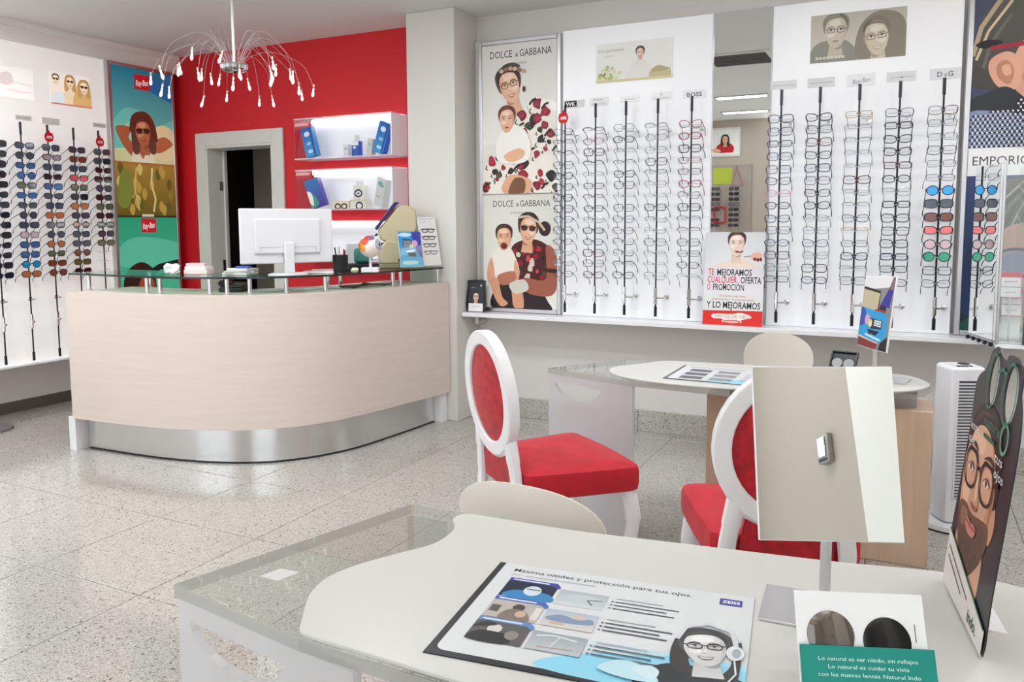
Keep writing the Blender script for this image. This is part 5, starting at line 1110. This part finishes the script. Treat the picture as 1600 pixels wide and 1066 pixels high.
P.poly([(2,h*.02),(4,h*.13),(70,h*.08),(66,0)], '#8a2c2c'); P.poly([(74,0),(78,h*.1),(98,h*.2),(100,0)], '#15161a'); P.line([(2,h*.15),(70,h*.09)], 2, '#d8d4d0')
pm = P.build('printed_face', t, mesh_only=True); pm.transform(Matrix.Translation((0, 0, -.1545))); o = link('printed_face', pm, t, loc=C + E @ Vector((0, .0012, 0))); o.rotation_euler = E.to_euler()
# open black presentation tray on the far table
t = thing('presentation_tray', (-.25, 3.70, TZ+.001), R(-12), 'black open presentation box tilted up on the far table', 'tray', rot=(R(52), 0, R(-12)))
box('tray', -.055, .055, 0, .125, 0, .012, BLACK, t, bevel=.003); q = MB(); q.box(-.055,.055,.0,.006,.012,.02).box(-.055,.055,.119,.125,.012,.02).box(-.055,-.049,.006,.119,.012,.02).box(.049,.055,.006,.119,.012,.02); q.build('rim', BLACK, t, smooth=False)
for s in (-1, 1): MB().lathe([(.016,.012),(.022,.013),(.022,.018),(.016,.018)], 18, Matrix.Translation((s*.024, .066, .0))).build('lens_ring', GREYPL, t)
box('tray_stand', -.04, .04, .0, .006, -.076, -.004, BLACK, t, loc=(0, .10, -.002), rot=(-R(52), 0, 0))

# ------------------------------------------------------------------ lens card, portrait sign
yw = R(20.7); tl = R(-24.3)
base = Vector((-.028, 1.165, TZ+.0015))
t = thing('lens_card', base, 0, 'white display card with two dark round lenses and teal flap, near table front', 'display card', rot=(tl, 0, yw))
CW, CHh = .178, .152
box('card', -CW/2, CW/2, 0, .003, 0, CHh, PAPER, t, bevel=.0006)
for s, m in ((-1, mat('polar_lens_mirror', (120,114,108), .04, .75)), (1, mat('polar_lens_black', (10,10,13), .12))):
    q = MB(); q.lathe([(.001,-.0035),(.020,-.0030),(.0325,-.0012),(.033,-.0004),(.001,-.0004)], 36, Matrix.Translation((s*.0385-.004, 0, .090-s*.003)) @ Matrix.Rotation(-PI/2, 4, 'X')); q.build('lens', m, t)
box('slot', .0735, .0745, -.0006, .0, .088, .112, BLACK, t)
fl = box('flap', -CW/2+.001, CW/2+.006, -.0065, -.005, 0, .080, mat('teal_card', (24,140,128), .55), t)
P = Print(CW+.004, .0785, '#188c80')
for k, s in enumerate(('Lo natural es ver nítido, sin reflejos', 'Lo natural es cuidar tu vista', 'con las nuevas lentes Natural Indo')): P.text(s, 50, 33-k*5.6, 2.9, '#d9efe9', align='C', w=(74, 60, 76)[k])
P.build('printed_face', fl, (.0035, -.0068, .0005))
box('strut', -.03, .03, .0, .0012, 0, .13, PAPER, t, loc=(0, .004, .004), rot=(R(44), 0, 0)) if False else None
box('prop_foot', -.02, .02, .0035, .0045, .02, .075, PAPER, t)
# curved portrait sign, standing on its lower edge
B0, B1 = Vector((.080, 1.670, TZ)), Vector((.122, 1.385, TZ)); eu = (B1-B0).normalized(); nh = Vector((0, 0, 1)).cross(eu)
if nh.x < 0: nh = -nh
al = R(5.5); up = (nh*math.sin(al)+Vector((0, 0, math.cos(al)))).normalized(); Wd = .29; Hs = .462
yv = up.cross(eu).normalized()
M = Matrix((eu, yv, up)).transposed().to_4x4()
t = thing('portrait_sign', B0+Vector((0,0,.004)), 0, 'tall black cut-out sign with bearded person in glasses, right end of near table', 'sign', rot=M.to_euler())
OUT = [(-1,4),(1,60),(4,100),(2,126),(6,136),(18,142),(24,149),(27,155),(38,159),(50,155),(58,154),(62,158),(82,158),(91,150),(92,141),(97,134),(102,118),(102,80),(100,30),(100,0),(70,-.2),(30,-.2)]
OUT = [(x, y) for x, y in OUT]
pol = [tuple(p[:2]) for p in smoothpath([(x,y,0) for x,y in OUT], 3, True)]; k_ = Wd/100
def hole(cx, cy, a, b, n=20): return [(cx+a*math.cos(2*PI*i/n), cy+b*math.sin(2*PI*i/n)) for i in range(n)]
HL, HR = hole(40, 139, 9, 15), hole(76, 138, 11.5, 16)
def holed(bmname, mats, y0, y1):
    bm = bmesh.new(); loops = []
    es = []
    for lp in (pol, HL, HR):
        vs = [bm.verts.new((x*k_, y0, max(0, y)*k_)) for x, y in lp]; es += [bm.edges.new((vs[i], vs[(i+1) % len(vs)])) for i in range(len(vs))]
    bmesh.ops.triangle_fill(bm, use_beauty=True, use_dissolve=False, edges=es)
    r = bmesh.ops.extrude_face_region(bm, geom=bm.faces[:]); bmesh.ops.translate(bm, verts=[v for v in r['geom'] if isinstance(v, bmesh.types.BMVert)], vec=(0, y1-y0, 0)); bmesh.ops.recalc_face_normals(bm, faces=bm.faces[:])
    me = bpy.data.meshes.new(bmname); bm.to_mesh(me); bm.free(); me.materials.append(mats); return me
SIGNFLIP = 1 if yv.x > 0 else -1
link('sign_board', holed('sign_board', mat('sign_black', (33,32,36), .4), 0, .0022), t)
def sign_art():
    P = Print(Wd, Hs, '#212024'); h = P.h
    P.v, P.f, P.c, P.z = [], [], [], .0004
    P.blob([(10,20),(16,44),(40,54),(66,52),(74,34),(66,8),(30,6)], '#b98a6c', c2='#d8af90')
    P.blob([(7,70),(8,96),(22,112),(46,117),(66,108),(75,86),(75,62),(65,38),(47,27),(28,31),(12,48)], '#d9ab8c', c2='#c08e6e')
    P.blob([(56,112),(72,102),(77,84),(75,62),(66,42),(60,52),(68,74),(64,96)], '#b98766'); P.blob([(66,104),(75,92),(76,70),(70,56),(72,80)], '#9d6f52')
    P.blob([(76,70),(82,75),(85,64),(80,54),(75,56)], '#c08a6a'); P.ell(30, 100, 16, 7, '#e3bb9e'); P.ell(20, 66, 8, 7, '#e0b698'); P.ell(41, 74, 2.6, 8, '#e6c1a6')
    P.blob([(5,84),(7,104),(22,121),(52,125),(74,113),(83,92),(80,74),(75,88),(64,103),(44,111),(24,108),(11,95)], '#33251f', c2='#1f1714'); P.line([(14,108),(30,118),(52,120)], 1.6, '#54403a'); P.line([(10,100),(22,114),(40,121)], 1.2, '#473630')
    P.blob([(10,56),(22,60),(40,58),(58,61),(75,62),(76,50),(64,34),(46,22),(27,27),(12,42)], '#6b4f3e', c2='#4a372c'); P.blob([(16,54),(24,57),(32,55),(26,46),(18,46)], '#8a6850'); P.blob([(56,56),(66,58),(72,50),(62,42)], '#5a4234')
    for k in range(40):
        a_ = random.uniform(14,70); b_ = random.uniform(30,52); P.line([(a_,b_),(a_+random.uniform(-2,2),b_-4)], .5, random.choice(['#7d5f4a','#3e2d24','#90705a']))
    P.blob([(29,52.5),(36,54.5),(42,53),(48,54.5),(55,52),(49,46.5),(35,46.5)], '#b5655e', c2='#c98079'); P.line([(29,52),(42,51),(55,51.6)], .9, '#6e3a38')
    P.line([(45,86),(48,70),(49,65)], 1.6, '#c39275'); P.blob([(33,64),(37,62),(42,61),(48,62),(50,65),(42,63.6)], '#8f6048')
    for c in (24, 60):
        P.blob([(c-6,82),(c,85.4),(c+6,82.4),(c,80.4)], '#d9cbc0'); P.ell(c, 82.9, 2.1, 2.3, '#3a2c24'); P.line([(c-6.6,82.6),(c,86),(c+6.6,83)], .8, '#4a3429'); P.blob([(c-11,94.5),(c,98.6),(c+11,95),(c,96)], '#3c2b24')
        P.ring(c, 82, 13.6, 11.4, 1.9, '#1b191d', p=2.4); P.line([(c-13,88),(c-8,93),(c+8,93.4),(c+13,88)], 2.4, '#1b191d')
    P.line([(37.6,85),(42,87),(46.4,85)], 2.0, '#1b191d'); P.line([(73.6,86),(83,89)], 2.4, '#1b191d')
    P.poly([(-4,36),(-4,-4),(104,-4),(104,14),(98,14)], '#d8d2cb'); P.line([(-2,35.5),(98,13.5)], 1.5, '#1f6a4a')
    P.text('natural', 38, 112.5, 6.5, '#2f7a58', w=34); P.ring(80, 114, 6.5, 8, 2.2, '#5a9a80'); P.line([(40,107),(64,107)], 2.4, '#235c44')
    P.text('lentes', 10, 104, 5.5, '#d8d8d4', w=22); P.text('que', 10, 96, 5.5, '#d8d8d4', w=14); P.text('tus', 68, 99, 5.5, '#e4e4e0', w=16); P.text('ojos', 72, 91, 5.5, '#e4e4e0', w=18)
    for cx_, cy_, a_, b_ in ((40,139,9,15),(76,138,11.5,16)): P.ring(cx_, cy_, a_+1.0, b_+0.9, 1.5, '#2f7356')
    P.line([(50,146),(58,149),(65,147)], 2, '#2f7356')
    for k, (a, b) in enumerate(((8,60),(8,46))): P.line([(6,25-k*6),(b,25-k*6-(b-6)*.22)], 1.6, '#6c6763')
    P.text('indo.', 66, 4, 7, '#24463a', w=20, bold=.02)
    return P
pm = sign_art().build('printed_face', None, mesh_only=True, center=False)
# cut the printing to the sign's outline
bmx = bmesh.new(); bmx.from_mesh(pm)
def inside(x, z):
    x /= k_; z /= k_; c = False; j = len(pol)-1
    for i in range(len(pol)):
        if (pol[i][1] > z) != (pol[j][1] > z) and x < (pol[j][0]-pol[i][0])*(z-pol[i][1])/(pol[j][1]-pol[i][1])+pol[i][0]: c = not c
        j = i
    return c
bmx.free()
o = link('printed_face', pm, t)
# strut behind the sign
q = MB(); q.box(.10, .19, .0025, .06, 0, .0018); q.build('strut', PAPER, t)

# ------------------------------------------------------------------ tower fan
t = thing('tower_fan', (.228, 4.20, 0), R(24), 'white tower fan with dark louvre slats standing by the wall', 'fan')
q = MB(); q.lathe([(.001,0),(.150,0),(.156,.008),(.150,.026),(.06,.036),(.001,.038)], 36, None, 1, .92); q.build('base', PLWHITE, t)
q = MB(); q.lathe([(.152,0),(.1575,.0),(.1575,.006),(.152,.006)], 36, Matrix.Translation((0,0,.0)), 1, .92); q.build('base_rim', DKMET, t)
FP = [tuple(p[:2]) for p in smoothpath([(-.080,-.055,0),(-.05,-.078,0),(.05,-.078,0),(.080,-.055,0),(.082,.05,0),(.05,.085,0),(-.05,.085,0),(-.082,.05,0)], 3, True)]
MB().prism(FP, .036, .76).build('body', mat('fan_white', (234,235,241), .35), t, bevel=.012, seg=3)
box('grille_recess', -.046, .046, -.081, -.079, .15, .70, mat('fan_dark', (56,58,68), .5), t)
sl = MB(); sl.box(-.048,.048,-.088,-.079,-.0038,.0038); slm = sl.mesh('slat', mat('fan_slat', (206,208,216), .4))
for k in range(38): link('slat', slm, t, loc=(0, 0, .158+k*.0143))
for s in (-1, 1): box('grille_rib', s*.050-.003, s*.050+.003, -.088, -.076, .145, .705, mat('fan_white', (234,235,241), .35), t)
for k in range(4): box('button', -.035+k*.018, -.023+k*.018, -.045, -.03, .759, .764, DKMET, t, bevel=.001)
q = MB(); q.lathe([(.02,.7595),(.026,.7595),(.026,.763),(.02,.763)], 20, Matrix.Translation((.028,.03,0))); q.build('dial', DKMET, t)

# ------------------------------------------------------------------ things on the wall ledge
LZ = .7845
t = thing('promo_poster', (-.973, 5.025, LZ), 0, 'white and red promotional poster board leaning on ledge before the mirror', 'poster', rot=(-R(5), 0, R(-2)))
PWd, PH = .365, .575
box('board', -PWd/2, PWd/2, 0, .005, 0, PH, PAPER, t)
P = Print(PWd, PH, '#e6e5ea'); h = P.h
P.rect(0, h*.62, 100, h, '#d7dadd', '#e6e8ea'); P.blob([(18,h*.60),(24,h*.66),(44,h*.70),(62,h*.71),(86,h*.66),(92,h*.60)], '#f0dcd0')
face(P, 53, h*.865, 19.5, '#f2ddd0', '#4a352c', shade='#dbb7a4', smile=False, hairstyle='short', lips='#c27a76'); P.line([(52,h*.79),(60,h*.785),(64,h*.80)], 2.4, '#7a4a44'); P.line([(66,h*.74),(80,h*.75)], 1.2, '#7a5a50')
P.blob([(78,h*.72),(80,h*.775),(88,h*.79),(96,h*.76),(94,h*.71),(86,h*.70)], '#e9b7a4'); P.ell(84,h*.715,2.4,3,'#7c2430'); P.ell(89,h*.708,2.4,3,'#7c2430'); P.ell(93.6,h*.712,2.2,3,'#7c2430')
P.rect(0, h*.34, 100, h*.62, '#e4e0ea', '#ece9ee'); P.rect(0, h*.16, 100, h*.34, '#e6eaea')
P.text('TE', 7, h*.535, 11.2, '#cf3048', w=10, bold=.012); P.text('MEJORAMOS', 22, h*.535, 11.2, '#222226', w=58, bold=.015)
P.text('CUALQUIER', 6, h*.455, 11.2, '#cf3048', w=50, bold=.012); P.text('OFERTA', 62, h*.455, 11.2, '#222226', w=34, bold=.015)
P.text('O', 6, h*.375, 11.2, '#cf3048', w=5, bold=.012); P.text('PROMOCIÓN', 16, h*.375, 11.2, '#222226', w=52, bold=.015)
P.text('Durante este mes,', 50, h*.305, 3.8, '#d0566a', w=44, align='C'); P.text('preséntanos un presupuesto', 50, h*.268, 3.8, '#d0566a', w=70, align='C')
P.text('Y LO MEJORAMOS', 6, h*.182, 11.4, '#222226', w=90, bold=.015)
P.poly([(0,0),(100,0),(100,h*.165),(0,h*.150)], '#e0302a'); P.blob([(18,h*.07),(18,h*.115),(50,h*.122),(62,h*.138),(78,h*.118),(82,h*.085),(66,h*.062),(66,h*.03),(50,h*.012),(34,h*.03),(34,h*.066)], '#f4eeec', 3); P.text('LENTES DE ORO', 50, h*.078, 5.6, '#c9a29a', w=58, align='C', bold=.012); P.ring(50, h*.036, 14, 2.6, 1.8, '#d0302a'); P.ell(50, h*.036, 10, 1.4, '#e8b8b0')
P.build('printed_face', t, (0, -.0006, 0))
t = thing('portrait_card', (-2.782, 5.03, LZ), R(2), 'small black standing card with portrait at the left end of ledge', 'display card', rot=(-R(6), 0, R(4)))
q = MB(); q.prism([tuple(p[:2]) for p in smoothpath([(-.068,0,0),(.068,0,0),(.068,.20,0),(.062,.228,0),(-.062,.228,0),(-.068,.20,0)], 3, True)], 0, .006, Matrix(((1,0,0,0),(0,0,1,0),(0,1,0,0),(0,0,0,1)))); q.build('card', BLACK, t)
P = Print(.112, .205, '#3a3a40'); P.rect(0,0,100,52,'#efeeec'); face(P, 50, 92, 30, '#e0c6b4', '#2a2320', hairstyle='short', glasses='#2a2a2e', smile=False); P.rect(0,0,100,52,'#efeeec'); P.line([(20,34),(80,34)], 4, '#c2c2c2'); P.line([(20,22),(60,22)], 3, '#d2d2d2'); P.line([(14,150),(40,154)], 5, '#8a8a90'); P.ell(84,166,6,5,'#e8e8ea')
P.build('printed_face', t, (0, -.001, .004))

# ------------------------------------------------------------------ glass showcase on the right of the wall
SX0, SX1, SY0, SY1, SZ0, SZ1 = .39, .514, 4.55, 5.085, .80, 1.70
t = thing('glass_showcase', (0,0,0), 0, 'narrow glass display case in front of the right-hand poster, at photo edge', 'showcase')
box('base_board', SX0, SX1, SY0, SY1, SZ0, SZ0+.02, LACQ, t, bevel=.002)
box('side_pane', SX0, SX0+.006, SY0+.012, SY1, SZ0+.021, SZ1, SHOWGL, t); box('front_pane', SX0+.012, SX1-.012, SY0, SY0+.006, SZ0+.021, SZ1, SHOWGL, t); box('side_pane', SX1-.006, SX1, SY0+.012, SY1, SZ0+.021, SZ1, SHOWGL, t)
for x, m in ((SX0, ALU), (SX1-.012, mat('dark_plum_metal', (92,84,100), .35, .5))): box('corner_post', x, x+.012, SY0-.003, SY0+.011, SZ0+.0205, SZ1+.01, m, t, bevel=.002)
# slim angled mirror strip between poster and case, throwing back the last eyewear rod
Ax, Ay = .2955, 4.885; Mm = Matrix.Translation((Ax, Ay, 0)) @ Matrix.Rotation(math.atan2(-.953, .303), 4, 'Z')
MB().box(0, .29, -.003, 0, SZ0+.03, SZ1, Mm).build('mirror_strip', MIRROR, t, smooth=False); MB().box(0, .29, .0005, .010, SZ0+.03, SZ1, Mm).build('strip_backing', PANELW, t, smooth=False)
for k in range(5):
    q = MB(); q.lathe([(.001,0),(.011,0),(.011,.012),(.001,.012)], 12, Matrix.Translation((.290+.021*k, 4.86-.066*k, SZ0+.012)) @ Matrix.Rotation(PI/2, 4, 'X')); q.build('clamp', DKMET, t)
q = MB(); q.tube([(.2935, 4.885, SZ0+.02), (.385, 4.605, SZ0+.02)], .009, 8); q.build('clamp_rail', ALU, t)
SB = SZ0+.0205
slab_thing('white_carton', (.452, 4.72, SB), 0, .10, .12, .13, PAPER, 'white carton inside the glass showcase under the price cards', 'box')
slab_thing('green_carton', (.445, 4.98, SB), .1, .07, .09, .24, mat('green_card', (40,124,96), .5), 'dark green carton at the back of the glass showcase', 'box')
slab_thing('grey_carton', (.425, 4.855, SB), .0, .05, .09, .18, mat('grey_mauve_card', (176,168,172), .5), 'grey carton at the left inside the glass showcase', 'box')
def price_card(x, y, z, w, h, lean, lab):
    t = thing('price_card', (x, y, z), 0, lab, 'tag', 'red and white price cards', rot=(lean, 0, 0))
    box('card', -w/2, w/2, 0, .003, 0, h, PAPER, t)
    P = Print(w, h, '#f6f0f2'); hh = P.h; P.rect(0, hh*.80, 100, hh, '#d8253e'); P.line([(0,2),(100,2)], 4, '#d8506a'); P.line([(2,0),(2,hh)], 3, '#d8506a'); P.line([(98,0),(98,hh)], 3, '#d8506a'); P.line([(0,hh*.42),(100,hh*.42)], 3, '#8a4a58')
    P.line([(20,hh*.62),(80,hh*.64)], 6, '#d6a8b2'); P.line([(24,hh*.2),(76,hh*.22)], 6, '#d8c4ca'); P.build('printed_face', t, (0, -.0006, 0)); return t
c1 = price_card(.447, 4.60, SB+.225, .092, .125, 0, 'red-headed white price card, upper left inside the showcase'); c2 = price_card(.458, 4.635, SB+.1305, .088, .14, 0, 'red-headed white price card on the white carton in the showcase')
box('card_stand', -.03, .03, .0035, .05, -.225, -.22, PAPER, c1); box('card_stem', -.004, .004, .0035, .0075, -.22, .06, ALU, c1); box('card_foot', -.03, .03, .0035, .08, 0.0, .003, PAPER, c2)
# round floor plate at the far left
t = thing('floor_stand', (-5.70, 3.30, 0), 0, 'dark round base of a floor stand at the left photo edge', 'stand')
MB().lathe([(.001,0),(.15,0),(.155,.006),(.15,.016),(.03,.022),(.001,.022)], 36).build('round_base', mat('stand_grey', (120,116,114), .4), t); q = MB(); q.tube([(0,0,.02),(0,0,1.3)], .014, 12); q.build('pole', STEEL, t)
